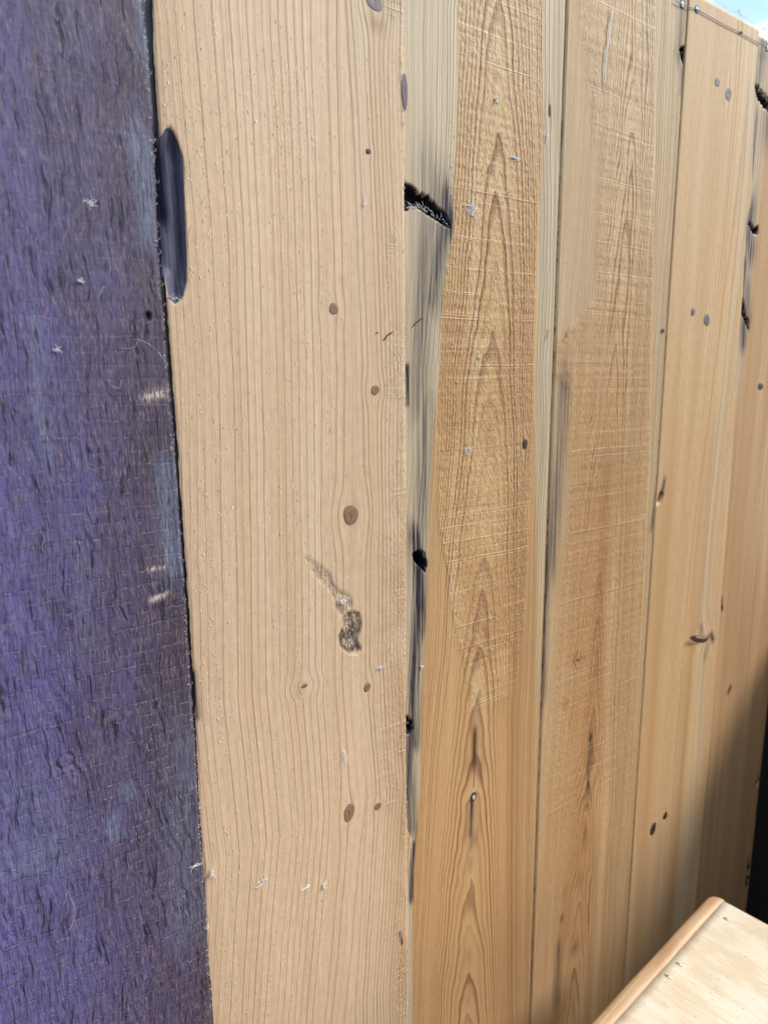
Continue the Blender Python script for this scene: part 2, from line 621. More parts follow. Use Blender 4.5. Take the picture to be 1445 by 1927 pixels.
def lerp_line(pts, y):
    """x of an edge as a function of z, from points the photo shows"""
    a = xz(pts, y)
    k = np.argsort(a[:, 1])
    return lambda z: np.interp(z, a[k, 1], a[k, 0])


def knotwarp(X, Z, ks, gain=0.75, ax=2.1, az=2.6):
    X2 = X.copy()
    for (cx, cz, rx, rz) in ks:
        dx, dz = X - cx, Z - cz
        w = np.exp(-(dx / (rx * ax)) ** 2 - (dz / (rz * az)) ** 2)
        X2 = X2 - dx * w * gain
    return X2


def kn(px, py, w, h, y=0.0):
    a, b = W(px - w / 2, py, y), W(px + w / 2, py, y)
    c, d = W(px, py - h / 2, y), W(px, py + h / 2, y)
    m0 = W(px, py, y)
    return (m0[0], m0[2], abs(b[0] - a[0]) / 2, abs(c[2] - d[2]) / 2)


def stains(X, Z, lst, y):
    s = np.zeros_like(X)
    for pts, w0, stg, asp in lst:
        p = xz(pts, y)
        d = dline(X, Z / asp, p * np.array([1, 1 / asp]))
        s = np.maximum(s, stg * np.exp(-(d / w0) ** 2))
    return s


def holes(X, Z, lst, y, soft=0.006):
    c = np.zeros_like(X)
    dep = np.zeros_like(X)
    for pts, depth in lst:
        sdv = dpoly(X, Z, xz(pts, y))
        c = np.maximum(c, np.clip(0.5 - sdv / soft, 0, 1))
        dep = np.maximum(dep, depth * ss(0.0003, -0.0035, sdv))
    return c, dep


wall = empty('plank_wall', (0.75, 0, FLOOR))
tag(wall, 'wall of upright honey-coloured pine planks, knotty and rough-sawn, behind the dark board', 'wooden wall')
ZT = W(1394, 30)[2]                        # top of the wall
TOP = np.mean([W(1342, 0)[2], W(1385, 25)[2], W(1445, 63)[2]])
J12, J23, J34, J45, J56, J6 = 0.155, W(762, 600)[0], W(1047, 620)[0], W(1255, 620)[0], W(1392, 620)[0], W(1427, 1540)[0]
EPS = 0.0006

# ---- plank behind the dark board's edge: the wide pale one
K2 = [kn(705, 3, 30, 38), kn(693, 285, 9, 11), kn(628, 581, 18, 21), kn(706, 734, 16, 20), kn(660, 969, 30, 38),
      kn(571, 1291, 26, 14), kn(691, 1293, 13, 17), kn(657, 1529, 21, 34), kn(711, 1517, 12, 14)]
patch2 = [(648, 1158), (662, 1150), (676, 1154), (681, 1172), (678, 1190), (672, 1205), (680, 1222), (672, 1230), (655, 1228),
          (640, 1216), (638, 1196), (646, 1178)]
tear2 = [(575, 1048), (600, 1062), (622, 1080), (628, 1100), (640, 1112), (662, 1122), (664, 1145), (640, 1158), (630, 1140),
         (626, 1118), (608, 1098), (590, 1078)]
scoop = [(288, 300), (290, 275), (298, 262), (308, 250), (312, 241), (320, 239), (327, 247), (333, 260), (339, 276), (343, 290), (346, 306), (348, 380), (352, 470), (352, 530), (345, 560), (330, 572), (318, 560),
         (312, 520), (296, 520), (285, 450)]


e1f = lerp_line([(285, -60), (285, 0), (290, 130), (298, 250), (304, 420), (312, 560), (321, 680), (334, 850), (344, 1000), (354, 1140), (364, 1290), (369, 1400),
                 (373, 1500), (383, 1650), (387, 1780), (397, 1927)], 0.0)


def edge1(z):
    return e1f(z) + 0.0005 * (fbm(z * 200, z * 0 + 8, 3) - 0.5)


def f2(X, Z):
    X2 = knotwarp(X, Z, K2)
    cx = np.interp(Z, *list(map(np.array, zip(*sorted([(W(a, b)[2], W(a, b)[0]) for a, b in
         [(650, 100), (665, 440), (672, 700), (672, 1000), (672, 1250), (690, 1500), (660, 1900)]])))))
    X2 = X2 + (fbm(X * 18, Z * 6, 3) - 0.5) * 0.006
    d = X2 - cx
    a = np.where(d < 0, -d / 0.0078, d / 0.0050)
    a = a + 0.12 * np.maximum(a - 1, 0) ** 1.35
    h = 1.3 + (Z + 0.05) * 2.9 + 1.6 * (fbm(Z * 3.0 + X * 4, Z * 0 + 2.2, 9, 2) - 0.5)
    g = np.sqrt(a * a + 0.15) + h
    hal = 0 * X
    rough = ss(0.022, 0.008, J23 - X) * ss(0.40, 0.56, fbm(X * 40, Z * 22, 5))
    rough = np.maximum(rough, 0.8 * ss(0.045, 0.01, J23 - X) * ss(0.45, 0.60, fbm(X * 25, Z * 14, 15)))
    warm = 0.95 * ss(0.030, 0.0, J23 - X) * ss(0.42, 0.62, fbm(X * 30, Z * 9, 25)) + 0.22 * ss(0.10, -0.02, J23 - X)
    for (a_, b_, w1, h1, s1) in ((672, 948, 14, 26, .16), (668, 1000, 26, 14, .06), (705, 40, 22, 18, .12), (661, 1510, 14, 20, .08), (560, 1305, 8, 20, .16), (590, 1280, 14, 8, .10), (678, 460, 9, 30, .08)):
        q0 = kn(a_, b_, w1, h1)
        hal = np.maximum(hal, s1 * np.exp(-((X - q0[0]) / q0[2]) ** 2 - ((Z - q0[1]) / q0[3]) ** 2))
    x0, z0 = W(668, 1050)[[0, 2]]
    rough = np.maximum(rough, 0.35 * np.exp(-((X - x0) / 0.02) ** 2 - ((Z - z0) / 0.025) ** 2))
    warm = np.clip(warm, 0, 1)
    c, dep = holes(X, Z, [([(280, 236), (312, 232), (318, 238), (330, 258), (336, 275), (350, 296), (349, 330), (354, 420), (356, 500), (354, 545), (345, 568),
                           (332, 560), (322, 566), (311, 540), (300, 538), (285, 460)], 0.004)], 0.0, 0.02)
    s = dpoly(X, Z, xz(scoop))
    sc = ss(0.0009, -0.0006, s)
    grit = np.maximum(ss(0.0008, -0.0008, dpoly(X, Z, xz(patch2))), 0.45 * ss(0.001, -0.001, dpoly(X, Z, xz(tear2))))
    st = stains(X, Z, [([(290, 150), (296, 240)], 0.004, 0.35, 3), ([(362, 1270), (368, 1350)], 0.0035, 0.85, 1),
                       ([(292, 300), (300, 400), (310, 500)], 0.005, 0.9, 1), ([(752, 1755), (756, 1775)], 0.0016, 0.7, 1)], 0)
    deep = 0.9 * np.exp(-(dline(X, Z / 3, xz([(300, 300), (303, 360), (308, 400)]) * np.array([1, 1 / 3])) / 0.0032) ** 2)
    red = 0.5 * np.exp(-((X - W(708, 45)[0]) / 0.008) ** 2 - ((Z - W(708, 45)[2]) / 0.006) ** 2)
    return dict(ring=g, rough=rough, grey=0.28 * ss(0.10, 0.30, Z) + 0 * X, warm=warm, char=np.clip(1.0 - (X - e1f(Z)) / 0.0016, 0, 1), stain=st, grit=grit, red=np.maximum(red, hal), blue=np.clip(0.5 - s / 0.006, 0, 1), deep=deep, _s=s,  # left edge char: dark-stained arris, also painting the shade of the gap
                _g=grit)


def r2(X, Z, f):
    s = f['_s']
    r = -0.0035 * ss(0.0006, -0.007, s) - 0.0009 * ss(0.0010, -0.0012, s) - 0.004 * f['deep'] + 0.0006 * (s < 0) * (fbm(X * 200, Z * 30, 5) - 0.5)
    r = r - 0.0022 * f['_g'] * (0.4 + vn(X * 700, Z * 500, 3))
    ed = np.minimum((X - edge1(Z)) * 0.7, J23 - X)
    r = r - 0.0008 * ss(0.0018, 0, ed)
    r = r + 0.00025 * (fbm(X * 60, Z * 6, 44) - 0.5) + 0.0004 * f['rough'] * (vn(X * 900, Z * 400, 8) - 0.5)
    return r


def edge2(z):
    b = lerp_line([(760, 0), (761, 300), (763, 700), (765, 1000), (764, 1300), (764, 1500), (766, 1560), (775, 1580), (776, 1597), (767, 1640), (768, 1927)], 0)(z)
    return b + 0.0006 * (fbm(z * 260, z * 0 + 3, 7) - 0.5)


zl = W(760, 1927)[2] - 0.02
p2 = plank('plank', M['p2'], wall, 0.0, edge1, edge2, rows(zl, TOP - 0.002, 0.0016), 290, f2, r2)
tag(p2, 'wide pale planed plank with small brown knots and a torn, filled patch')

# ---- next plank: grey flat margins, cathedral grain and saw marks between
FB3 = 0.0024
K3 = [kn(987, 835, 9, 20, FB3), kn(890, 1500, 12, 20, FB3), kn(1034, 208, 5, 24, FB3)]
gouge3 = [(756, 342), (764, 344), (772, 347), (782, 354), (790, 366), (794, 361), (800, 368), (806, 366), (809, 375), (818, 381), (824, 390), (833, 395), (840, 405),
          (844, 413), (849, 431), (838, 426), (820, 414), (802, 403), (783, 389), (772, 388), (765, 398), (756, 396)]


def f3(X, Z):
    y = FB3
    X2 = knotwarp(X, Z, K3, 0.9, 2.6, 3.0)
    pts = sorted([(W(a, b, y)[2], W(a, b, y)[0]) for a, b in
                  [(938, 60), (938, 300), (934, 520), (922, 700), (922, 850), (912, 1000), (905, 1200), (893, 1400), (888, 1600), (880, 1927)]])
    cx = np.interp(Z, [p[0] for p in pts], [p[1] for p in pts])
    X2 = X2 + (fbm(X * 30, Z * 9, 31) - 0.5) * 0.004
    d = (X2 - cx) * 1000
    h = Z / 0.050 + 1.1 * (fbm(Z * 26 + X * 30, X * 40 + 1.3, 19, 3) - 0.5)
    g = d * d / np.where(d < 0, 330, 300) + np.abs(d) / 34 + h
    ztl = W(870, 0, y)[0]
    xl = lerp_line([(862, 0), (858, 250), (848, 440), (832, 560), (826, 700), (822, 950), (850, 1150), (880, 1300), (890, 1480)], y)(Z) + 0.006 * (fbm(X * 90, Z * 40, 12) - 0.5)
    xr = lerp_line([(1022, 0), (1020, 300), (1008, 520), (1005, 700), (1000, 900), (994, 1050), (985, 1200), (965, 1310), (930, 1400)], y)(Z)
    ms = ss(-0.002, 0.003, X - xl) * ss(-0.002, 0.003, xr - X)
    zc = W(900, 1400, y)[2]
    ms = ms * ss(zc - 0.03, zc + 0.09, Z + 0.05 * (fbm(X * 60, Z * 20, 3) - 0.5))
    rough = ms * (0.65 + 0.35 * fbm(X * 30, Z * 18, 8))
    gl = lerp_line([(862, 0), (858, 250), (848, 440), (832, 560), (826, 700), (815, 800), (808, 950), (803, 1100), (796, 1200), (792, 1350), (788, 1500), (775, 1640)], y)(Z)
    grey = ss(0.0016, -0.001, X - gl)
    gr = lerp_line([(1022, 0), (1020, 300), (1010, 520), (1008, 700), (1008, 900), (1008, 1100), (1005, 1300), (1004, 1500), (1000, 1927)], y)(Z)
    grey = np.maximum(grey, 0.9 * ss(-0.0015, 0.002, X - gr) * ss(-0.5, 0.0, Z))
    grey = np.maximum(grey, 0.45 * ss(0.08, 0.34, Z))
    warm = 0.15 + 0.5 * ms * ss(0.40, 0.6, fbm(X * 20, Z * 9, 77)) * ss(0.2, 0.0, Z) + 0.35 * ss(0.12, -0.25, Z) * (1 - ms)
    warm = warm + 0.45 * np.exp(-((X - lerp_line([(975, 1000), (955, 1927)], y)(Z)) / 0.012) ** 2) * ss(-0.05, -0.3, Z)
    warm = warm * (1 - 0.8 * grey)
    st = stains(X, Z, [
        ([(800, 340), (835, 395)], 0.010, 0.45, 3), ([(838, 380), (845, 425)], 0.006, 0.9, 3),
        ([(835, 430), (822, 500), (815, 560)], 0.0085, 0.75, 2), ([(805, 420), (798, 520), (790, 640), (788, 760)], 0.011, 0.50, 2),
        ([(766, 690), (766, 760)], 0.0030, 0.95, 1), ([(800, 760), (795, 900), (787, 1040)], 0.0085, 0.50, 2),
        ([(781, 1010), (788, 1090), (790, 1180)], 0.0085, 0.90, 2), ([(786, 1150), (779, 1300), (778, 1400)], 0.0075, 0.80, 1.5),
        ([(772, 1380), (770, 1450), (774, 1560)], 0.0060, 0.78, 1.5), ([(778, 1590), (774, 1690)], 0.0042, 0.80, 1.5),
        ([(783, 1560), (784, 1650)], 0.0052, 0.45, 2),
        ([(792, 600), (780, 612)], 0.0008, 0.0, 1)], y)
    st = st * ss(0.0042, 0.0, X - gl)
    c, dep = holes(X, Z, [(gouge3, 0.009), ([(775, 1042), (788, 1034), (800, 1040), (804, 1060), (800, 1078), (790, 1068), (778, 1056)], 0.012),
                          ([(760, 1342), (768, 1348), (777, 1358), (779, 1372), (772, 1382), (760, 1382)], 0.014)], y, 0.004)
    pts = xz([(893, 1385), (892, 1430)], y)
    d1 = dline(X, Z / 3, pts * np.array([1, 1 / 3]))
    red = 1.3 * np.exp(-(d1 / 0.0046) ** 2)
    for (a_, b_) in ((882, 1438), (904, 1440), (880, 1560), (898, 1565)):
        q0 = W(a_, b_, y)
        red = np.maximum(red, 0.40 * np.exp(-((X - q0[0]) / 0.0055) ** 2 - ((Z - q0[2]) / 0.014) ** 2))
    pts = xz([(889, 1535), (887, 1585)], y)
    red = np.maximum(red, 0.55 * np.exp(-(dline(X, Z / 2, pts * np.array([1, 0.5])) / 0.005) ** 2))
    pts = xz([(893, 1440), (891, 1480)], y)
    red = np.maximum(red, 1.0 * np.exp(-(dline(X, Z, pts) / 0.0009) ** 2))
    for yy, w_ in ((1625, .5), (1700, .45), (1800, .35), (1880, .3), (1240, .45)):
        x0, z0 = W(np.interp(yy, [1240, 1625, 1880], [898, 886, 880]), yy, y)[[0, 2]]
        red = np.maximum(red, w_ * np.exp(-((X - x0) / 0.004) ** 2 - ((Z - z0) / 0.010) ** 2))
    red = np.maximum(red, 0.35 * np.exp(-((X - W(1034, 208, y)[0]) / 0.002) ** 2 - ((Z - W(1034, 208, y)[2]) / 0.012) ** 2))
    st = np.maximum(st, stains(X, Z, [([(888, 1512), (886, 1545), (885, 1570)], 0.0022, 0.8, 2), ([(1030, 640), (1030, 660)], 0.001, 0.0, 1)], y))
    return dict(ring=g, rough=rough, grey=grey, warm=warm, stain=st, char=c, red=red, _d=dep, _m=ms)


def r3(X, Z, f):
    r = -f['_d'] + 0.00015 * f['_m']
    r = r + 0.0007 * f['rough'] * (vn(X * 800, Z * 350, 8) - 0.5)
    r = r + 0.0004 * f['rough'] * (vn(X * 5, Z * 420, 18) - 0.5)
    ed = J34 - X
    return r - 0.0012 * ss(0.0018, 0, ed)


zl = W(1000, 1927, FB3)[2] - 0.02
e34 = lerp_line([(1072, 0), (1057, 400), (1047, 620), (1042, 700), (1030, 1000), (1014, 1400), (1000, 1880)], 0.0015)
p3 = plank('plank', M['p3'], wall, FB3, lambda z: edge2(z) + EPS, lambda z: J34 - EPS + 0.0005 * (fbm(z * 120, z * 0, 3) - 0.5),
           rows(zl, TOP - 0.001, 0.0016), 240, f3, r3)
tag(p3, 'honey plank with tall pointed grain arches, saw marks and black gouges on its left margin')

# ---- third pale plank
FB4 = 0.0008
K4 = [kn(1087, 1240, 12, 11, FB4), kn(1110, 1388, 6, 26, FB4)]


def f4(X, Z):
    y = FB4
    X2 = knotwarp(X, Z, K4, 0.8, 2.5, 3.0)
    pts = sorted([(W(a, b, y)[2], W(a, b, y)[0]) for a, b in
                  [(1200, 60), (1188, 300), (1170, 520), (1155, 700), (1145, 850), (1135, 1000), (1125, 1200), (1112, 1400), (1098, 1600), (1078, 1900)]])
    cx = np.interp(Z, [p[0] for p in pts], [p[1] for p in pts])
    X2 = X2 + (fbm(X * 30, Z * 9, 131) - 0.5) * 0.005
    d = (X2 - cx) * 1000
    h = Z / 0.060 + 3.2 * (fbm(Z * 13 + X * 34, X * 38 + 5.3, 119, 3) - 0.5)
    g = d * d / 230 + np.abs(d) / 14 + h
    xl = lerp_line([(1085, 0), (1125, 300), (1120, 560), (1090, 600), (1045, 640), (1042, 700), (1070, 740), (1070, 900), (1040, 1300), (1010, 1927)], y)(Z)
    xr = lerp_line([(1235, 0), (1232, 250), (1228, 600), (1222, 900), (1210, 1150), (1190, 1500), (1165, 1700)], y)(Z)
    ms = ss(-0.008, 0.008, X - xl) * ss(-0.001, 0.004, xr - X)
    ms = ms * ss(W(1100, 1500, y)[2] - 0.15, W(1100, 1500, y)[2] + 0.05, Z)
    rough = np.clip(ms * (0.55 + 0.45 * fbm(X * 30, Z * 18, 8)), 0, 1)
    xlw = xl + 0.02 * (fbm(X * 30, Z * 14, 88) - 0.5)
    gr = np.maximum(0.55 * ss(-0.008, 0.014, xlw - X), 0.6 * ss(-0.006, 0.010, X - xr)) * ss(-0.75, -0.1, Z)
    gr = np.maximum(gr, 0.5 * ss(0.0, 0.3, Z)) * (0.6 + 0.4 * fbm(X * 30, Z * 6, 4))
    warm = 0.15 + 0.85 * ss(0.15, -0.15, Z) * np.exp(-((X - cx + 0.006) / 0.045) ** 2) * ss(0.2, 0.6, fbm(X * 20, Z * 6, 9))
    red = 0.30 * np.exp(-((X - cx) / 0.010) ** 2) * ss(0.0, -0.12, Z) * ss(-0.45, -0.25, Z)
    for (a, b, w1, h1, s1) in [(1112, 1385, 6, 20, .8), (1105, 1440, 5, 25, .7), (1108, 1420, 8, 12, .5), (1105, 1500, 6, 25, .55), (1100, 1570, 5, 25, .6), (1090, 1655, 8, 14, .4),
                               (1057, 1728, 4, 8, .9), (1080, 1785, 8, 14, .6), (1062, 1680, 4, 10, .3), (1150, 610, 12, 40, .25), (1087, 1240, 10, 8, .6), (1063, 1325, 5, 6, .5)]:
        x0, z0, rx, rz = kn(a, b, w1 * 2, h1 * 2, y)
        red = np.maximum(red, s1 * np.exp(-((X - x0) / rx) ** 2 - ((Z - z0) / rz) ** 2))
    st = stains(X, Z, [([(1060, 740), (1048, 900), (1038, 1050)], 0.0105, 0.52, 3), ([(1040, 950), (1025, 1150), (1020, 1300)], 0.0070, 0.45, 3),
                       ([(1276, 100), (1280, 60), (1283, 10)], 0.006, 0.50, 2), ([(1284, 130), (1282, 170)], 0.003, 0.85, 2), ([(1095, 560), (1110, 300)], 0.012, 0.10, 4),
                       ([(1236, 920), (1226, 990)], 0.004, 0.5, 2), ([(1110, 1400), (1105, 1490)], 0.0018, 0.55, 1.5), ([(1050, 1790), (1046, 1880)], 0.006, 0.5, 3)], y)
    c, dep = holes(X, Z, [([(1277, 90), (1286, 86), (1292, 90), (1292, 122), (1287, 128), (1281, 112)], 0.014),
                          ([(1233, 934), (1241, 928), (1246, 932), (1240, 950), (1233, 952)], 0.012)], y, 0.005)
    return dict(ring=g, rough=rough, grey=gr, warm=warm, stain=st, char=c, red=red, _d=dep, _m=ms)


def r4(X, Z, f):
    r = -f['_d'] + 0.0004 * f['_m'] + 0.0006 * f['rough'] * (vn(X * 700, Z * 300, 8) - 0.5)
    r = r + 0.0005 * f['rough'] * (vn(X * 5, Z * 330, 28) - 0.5)
    ed = np.minimum(X - J34, J45 - X)
    return r - 0.0012 * ss(0.0020, 0, ed)


zl = W(1180, 1927, FB4)[2] - 0.05
p4 = plank('plank', M['p4'], wall, FB4, lambda z: J34 + EPS + 0.0008 * (fbm(z * 70, z * 0, 13) - 0.5), lambda z: J45 - EPS + 0.0004 * (fbm(z * 90, z * 0, 3) - 0.5),
           rows(zl, TOP + 0.001, 0.0019), 210, f4, r4)
tag(p4, 'tan plank with level saw lines, wavy reddish grain up its middle and grey edges')

# ---- fourth: smooth striped, with paired knots
FB5 = 0.0
K5 = [kn(1349, 155, 10, 17), kn(1370, 177, 12, 26), kn(1303, 587, 8, 15), kn(1329, 602, 11, 24), kn(1315, 1202, 48, 20),
      kn(1228, 1560, 11, 22), kn(1251, 1535, 8, 14), kn(1247, 622, 5, 9)]


def f5(X, Z):
    y = FB5
    X2 = knotwarp(X, Z, K5, 0.8, 1.8, 3.5)
    X2 = X2 + (fbm(X * 20, Z * 5, 231) - 0.5) * 0.010
    cx = J45 + 0.115 + 0.012 * np.sin(Z * 5)
    d = (X2 - cx) * 1000
    g = np.where(d < 0, d * d / 420 - d / 30, d * d / 300 + d / 20) + Z / 0.35
    wst = (X - J45) / (J56 - J45)
    warm = 0.18 + 0.55 * np.exp(-((wst - 0.62) / 0.10) ** 2) * ss(0.05, -0.2, Z) + 0.45 * np.exp(-((wst - 0.16) / 0.12) ** 2) * ss(0.1, -0.2, Z) \
        + 0.2 * ss(0.5, 0.65, fbm(X * 40, Z * 2, 51)) + 0.25 * np.exp(-((wst - 0.40) / 0.06) ** 2)
    grey = 0.35 * np.exp(-((wst - 0.84 - 0.05 * np.sin(Z * 9)) / 0.07) ** 2) + 0.3 * ss(0.1, 0.4, Z) 
    red = 0.28 * np.exp(-((wst - 0.66) / 0.035) ** 2) * ss(-0.2, -0.4, Z) + 0.25 * np.exp(-((X - W(1336, 900)[0]) / 0.006) ** 2) * ss(0.0, -0.12, Z) * ss(W(1330, 1190)[2] - 0.004, W(1330, 1190)[2] + 0.02, Z)
    x0, z0, rx, rz = kn(1315, 1202, 54, 24)
    e = np.hypot((X - x0) / rx, (Z - z0 - 0.25 * rz) / rz)
    red = np.maximum(red, 1.0 * np.exp(-((e - 0.80) / 0.22) ** 2) * ss(0.6, -0.1, (Z - z0) / rz))
    st = stains(X, Z, [([(1318, 1192), (1318, 1180)], 0.004, 0.5, 1.5), ([(1250, 905), (1244, 930)], 0.003, 0.7, 2), ([(1338, 1198), (1342, 1204)], 0.005, 0.8, 1),
                       ([(1330, 1215), (1326, 1235)], 0.006, 0.3, 1.5)], y)
    return dict(ring=g, rough=0 * X, grey=np.clip(grey, 0, 1), warm=np.clip(warm, 0, 1), stain=st, red=red)


def r5(X, Z, f):
    ed = np.minimum(X - J45, J56 - X)
    r = -0.0010 * ss(0.0016, 0, ed) + 0.0002 * (fbm(X * 60, Z * 6, 4) - 0.5)
    c, dep = holes(X, Z, [([(1240, 926), (1250, 930), (1243, 946), (1234, 950)], 0.010)], 0)
    return r - dep


zl = W(1330, 1800, FB5)[2] - 0.12
p5 = plank('plank', M['p5'], wall, FB5, lambda z: J45 + EPS + 0 * z, lerp_line([(1427, 70), (1419, 162), (1413, 380), (1403, 418), (1396, 567), (1388, 645), (1379, 850), (1358, 1130), (1345, 1300), (1300, 1800)], 0.0),
           rows(zl, TOP - 0.001, 0.0026), 150, f5, r5)
tag(p5, 'smooth striped plank with pairs of small dark knots and a brow-shaped knot')

# ---- last plank before the dark gap
FB6 = 0.004
K6 = [kn(1430, 727, 10, 14, FB6), kn(1374, 1297, 7, 12, FB6), kn(1392, 1291, 5, 8, FB6)]


def f6(X, Z):
    y = FB6
    X2 = knotwarp(X, Z, K6, 0.8, 2.2, 3.5) + (fbm(X * 16, Z * 4, 331) - 0.5) * 0.012
    g = (X2 - J56) / 0.0052 + Z / 0.5
    w = (X - J56) / (J6 - J56)
    warm = 0.15 + 0.4 * ss(0.45, 0.65, fbm(X * 22, Z * 1.5, 55)) + 0.3 * ss(0.55, 1.0, w)
    red = 0.30 * ss(0.45, 0.70, fbm(X * 30, Z * 1.2, 58)) * ss(0.1, -0.4, Z) + 0.10 * ss(0.6, 0.9, w)
    grey = 0.75 * ss(0.028, 0.018, X - J56) * ss(-0.1, 0.05, Z) 
    st = stains(X, Z, [([(1425, 165), (1438, 60)], 0.010, 0.55, 2), ([(1421, 230), (1412, 330)], 0.007, 0.6, 3), ([(1412, 395), (1408, 440), (1412, 470)], 0.011, 0.75, 2),
                       ([(1400, 500), (1396, 560), (1398, 640)], 0.008, 0.75, 2), ([(1405, 540), (1407, 600)], 0.008, 0.5, 2), ([(1445, 205), (1443, 240)], 0.012, 0.6, 2),
                       ([(1374, 1293), (1369, 1303)], 0.004, 0.7, 1)], y)
    c, dep = holes(X, Z, [([(1418, 158), (1424, 160), (1434, 174), (1448, 190), (1448, 212), (1436, 202), (1424, 184)], 0.012),
                          ([(1405, 418), (1412, 420), (1418, 430), (1426, 424), (1426, 442), (1416, 440)], 0.012),
                          ([(1395, 550), (1399, 570), (1403, 596), (1409, 603), (1408, 625), (1401, 606), (1394, 590)], 0.012),
                          ([(1356, 1118), (1359, 1128), (1360, 1145), (1356, 1156)], 0.008),
                          ([(1429, 1458), (1430, 1470), (1422, 1482), (1416, 1484), (1422, 1470)], 0.012),
                          ([(1408, 1610), (1411, 1630), (1407, 1665), (1402, 1680), (1402, 1660)], 0.010)], y, 0.007)
    return dict(ring=g, rough=0 * X, grey=np.clip(grey, 0, 1), warm=np.clip(warm, 0, 1), stain=st, red=red, char=c, _d=dep)


p6 = plank('plank', M['p6'], wall, FB6, lambda z: J56 - 0.006 + 0 * z, lambda z: J6 + 0.003 * (fbm(z * 12, z * 0, 23) - 0.5), rows(W(1400, 1700, FB6)[2] - 0.15, TOP - 0.004, 0.0026), 150, f6,
           lambda X, Z, f: -f['_d'] - 0.002 * ss(0.004, 0, J6 - X))
tag(p6, 'outermost plank at the right with burnt-looking slots down its left edge')

# horizontal rails the planks are nailed to, behind them
def box(name, a, b, mat, parent=None, bev=0.002):
    bm = bmesh.new()
    bmesh.ops.create_cube(bm, size=1)
    c = [(p + q) / 2 for p, q in zip(a, b)]
    s = [abs(q - p) for p, q in zip(a, b)]
    for v in bm.verts:
        v.co = Vector((v.co.x * s[0], v.co.y * s[1], v.co.z * s[2]))
    if bev:
        bmesh.ops.bevel(bm, geom=bm.edges[:], offset=bev, segments=2, profile=0.7, affect='EDGES')
    me = bpy.data.meshes.new(name)
    bm.to_mesh(me)
    bm.free()
    return link(name, me, mat, parent, c)


for zr in (TOP - 0.16, -0.55, FLOOR + 0.2):
    box('rail', (0.16, 0.030, zr - 0.04), (J6 - 0.06, 0.065, zr + 0.04), M['beam'], wall)

# ---- knots
def knot(k, plk, mat, face, tilt=0.0, dome=0.0006, name='knot', proud=0.00025, squash=None):
    cx, cz, rx, rz = k
    n = 20
    ph = random.random() * 6
    vs, fs = [], []
    rings_ = [(1.0, -0.6), (0.93, 0.25), (0.6, 0.8), (0.25, 0.9)]
    for (r, hh) in rings_:
        for i in range(n):
            a = 2 * math.pi * i / n
            w = 1 + 0.07 * math.sin(2 * a + ph) + 0.05 * math.sin(3 * a + ph * 2)
            vs.append((r * w * math.cos(a), -hh, r * w * math.sin(a)))
    vs.append((0, -0.9, 0))
    for j in range(3):
        for i in range(n):
            fs.append((j * n + i, (j + 1) * n + i, (j + 1) * n + (i + 1) % n, j * n + (i + 1) % n))
    for i in range(n):
        fs.append((3 * n + i, len(vs) - 1, 3 * n + (i + 1) % n))
    me = bpy.data.meshes.new(name)
    me.from_pydata(vs, [], fs)
    me.update()
    for p in me.polygons:
        p.use_smooth = True
    o = link(name, me, mat, plk, (cx, face - proud, cz))
    o.scale = (rx, dome, rz)
    o.rotation_euler = (0, tilt, 0)
    return o


mats2 = [M['knotg'], M['knotd'], M['knot'], M['knot'], M['knot'], M['knot'], M['knot'], M['knot'], M['knot']]
for k, mt, tl in zip(K2, mats2, [0, 0, 0.3, 0, 0.25, 0, 0, 0.35, 0.3]):
    if k is K2[5]:
        k = (k[0] + 0.001, k[1], k[2] * 0.45, k[3] * 0.55)
        tl = -0.2
    knot(k, p2, mt, 0.0, tl, 0.0004)
knot(kn(761, 172, 11, 72), p2, M['knotg'], -0.0001, 0, 0.0004)
knot(K3[0], p3, M['knotd'], FB3 - 0.0005, 0, 0.0006)
kk = knot(K3[1], p3, M['knotd'], FB3, 0.2, 0.0008)
kc = K3[1]
pi_ = knot((kc[0], kc[1], kc[2] * 0.45, kc[3] * 0.45), p3, M['pith'], FB3 - 0.0008, 0.2, 0.0005, name='knot_heart')
knot(K3[2], p3, M['knotd'], FB3, 0, 0.0004)
knot((K4[0][0], K4[0][1], K4[0][2] * 0.5, K4[0][3] * 0.5), p4, M['knot'], FB4 - 0.0004, 0.4)
knot((K4[1][0], K4[1][1], K4[1][2] * 0.7, K4[1][3] * 0.7), p4, M['knotd'], FB4 - 0.0002, 0.1)
_b = W(1340, 1204) - W(1290, 1196)
BT = -math.atan2(_b[2], _b[0])
for i, k in enumerate(K5):
    if i == 4:
        knot((k[0], k[1], k[2] * 0.80, k[3] * 0.62), p5, M['knotd'], FB5, BT, 0.0006)
        knot((k[0] + 0.002, k[1] + 0.001, k[2] * 0.42, k[3] * 0.26), p5, M['heart'], FB5 - 0.0006, BT, 0.0005, name='knot_heart')
    else:
        knot(k, p5, M['knotg'] if i < 4 else M['knotd'], FB5, 0.25 if i > 4 else 0, 0.0004)
for k in K6[:1]:
    knot(k, p6, M['knotd'], FB6, 0.2)


# ------------------------------------------------------------------ dark board in front
FD = -0.020
d_edge = lerp_line([(272, 0), (279, 100), (287, 200), (295, 400), (303, 540), (316, 680), (330, 850), (340, 1000), (350, 1140), (360, 1290), (368, 1400),
                    (373, 1500), (385, 1650), (391, 1780), (403, 1927)], FD)


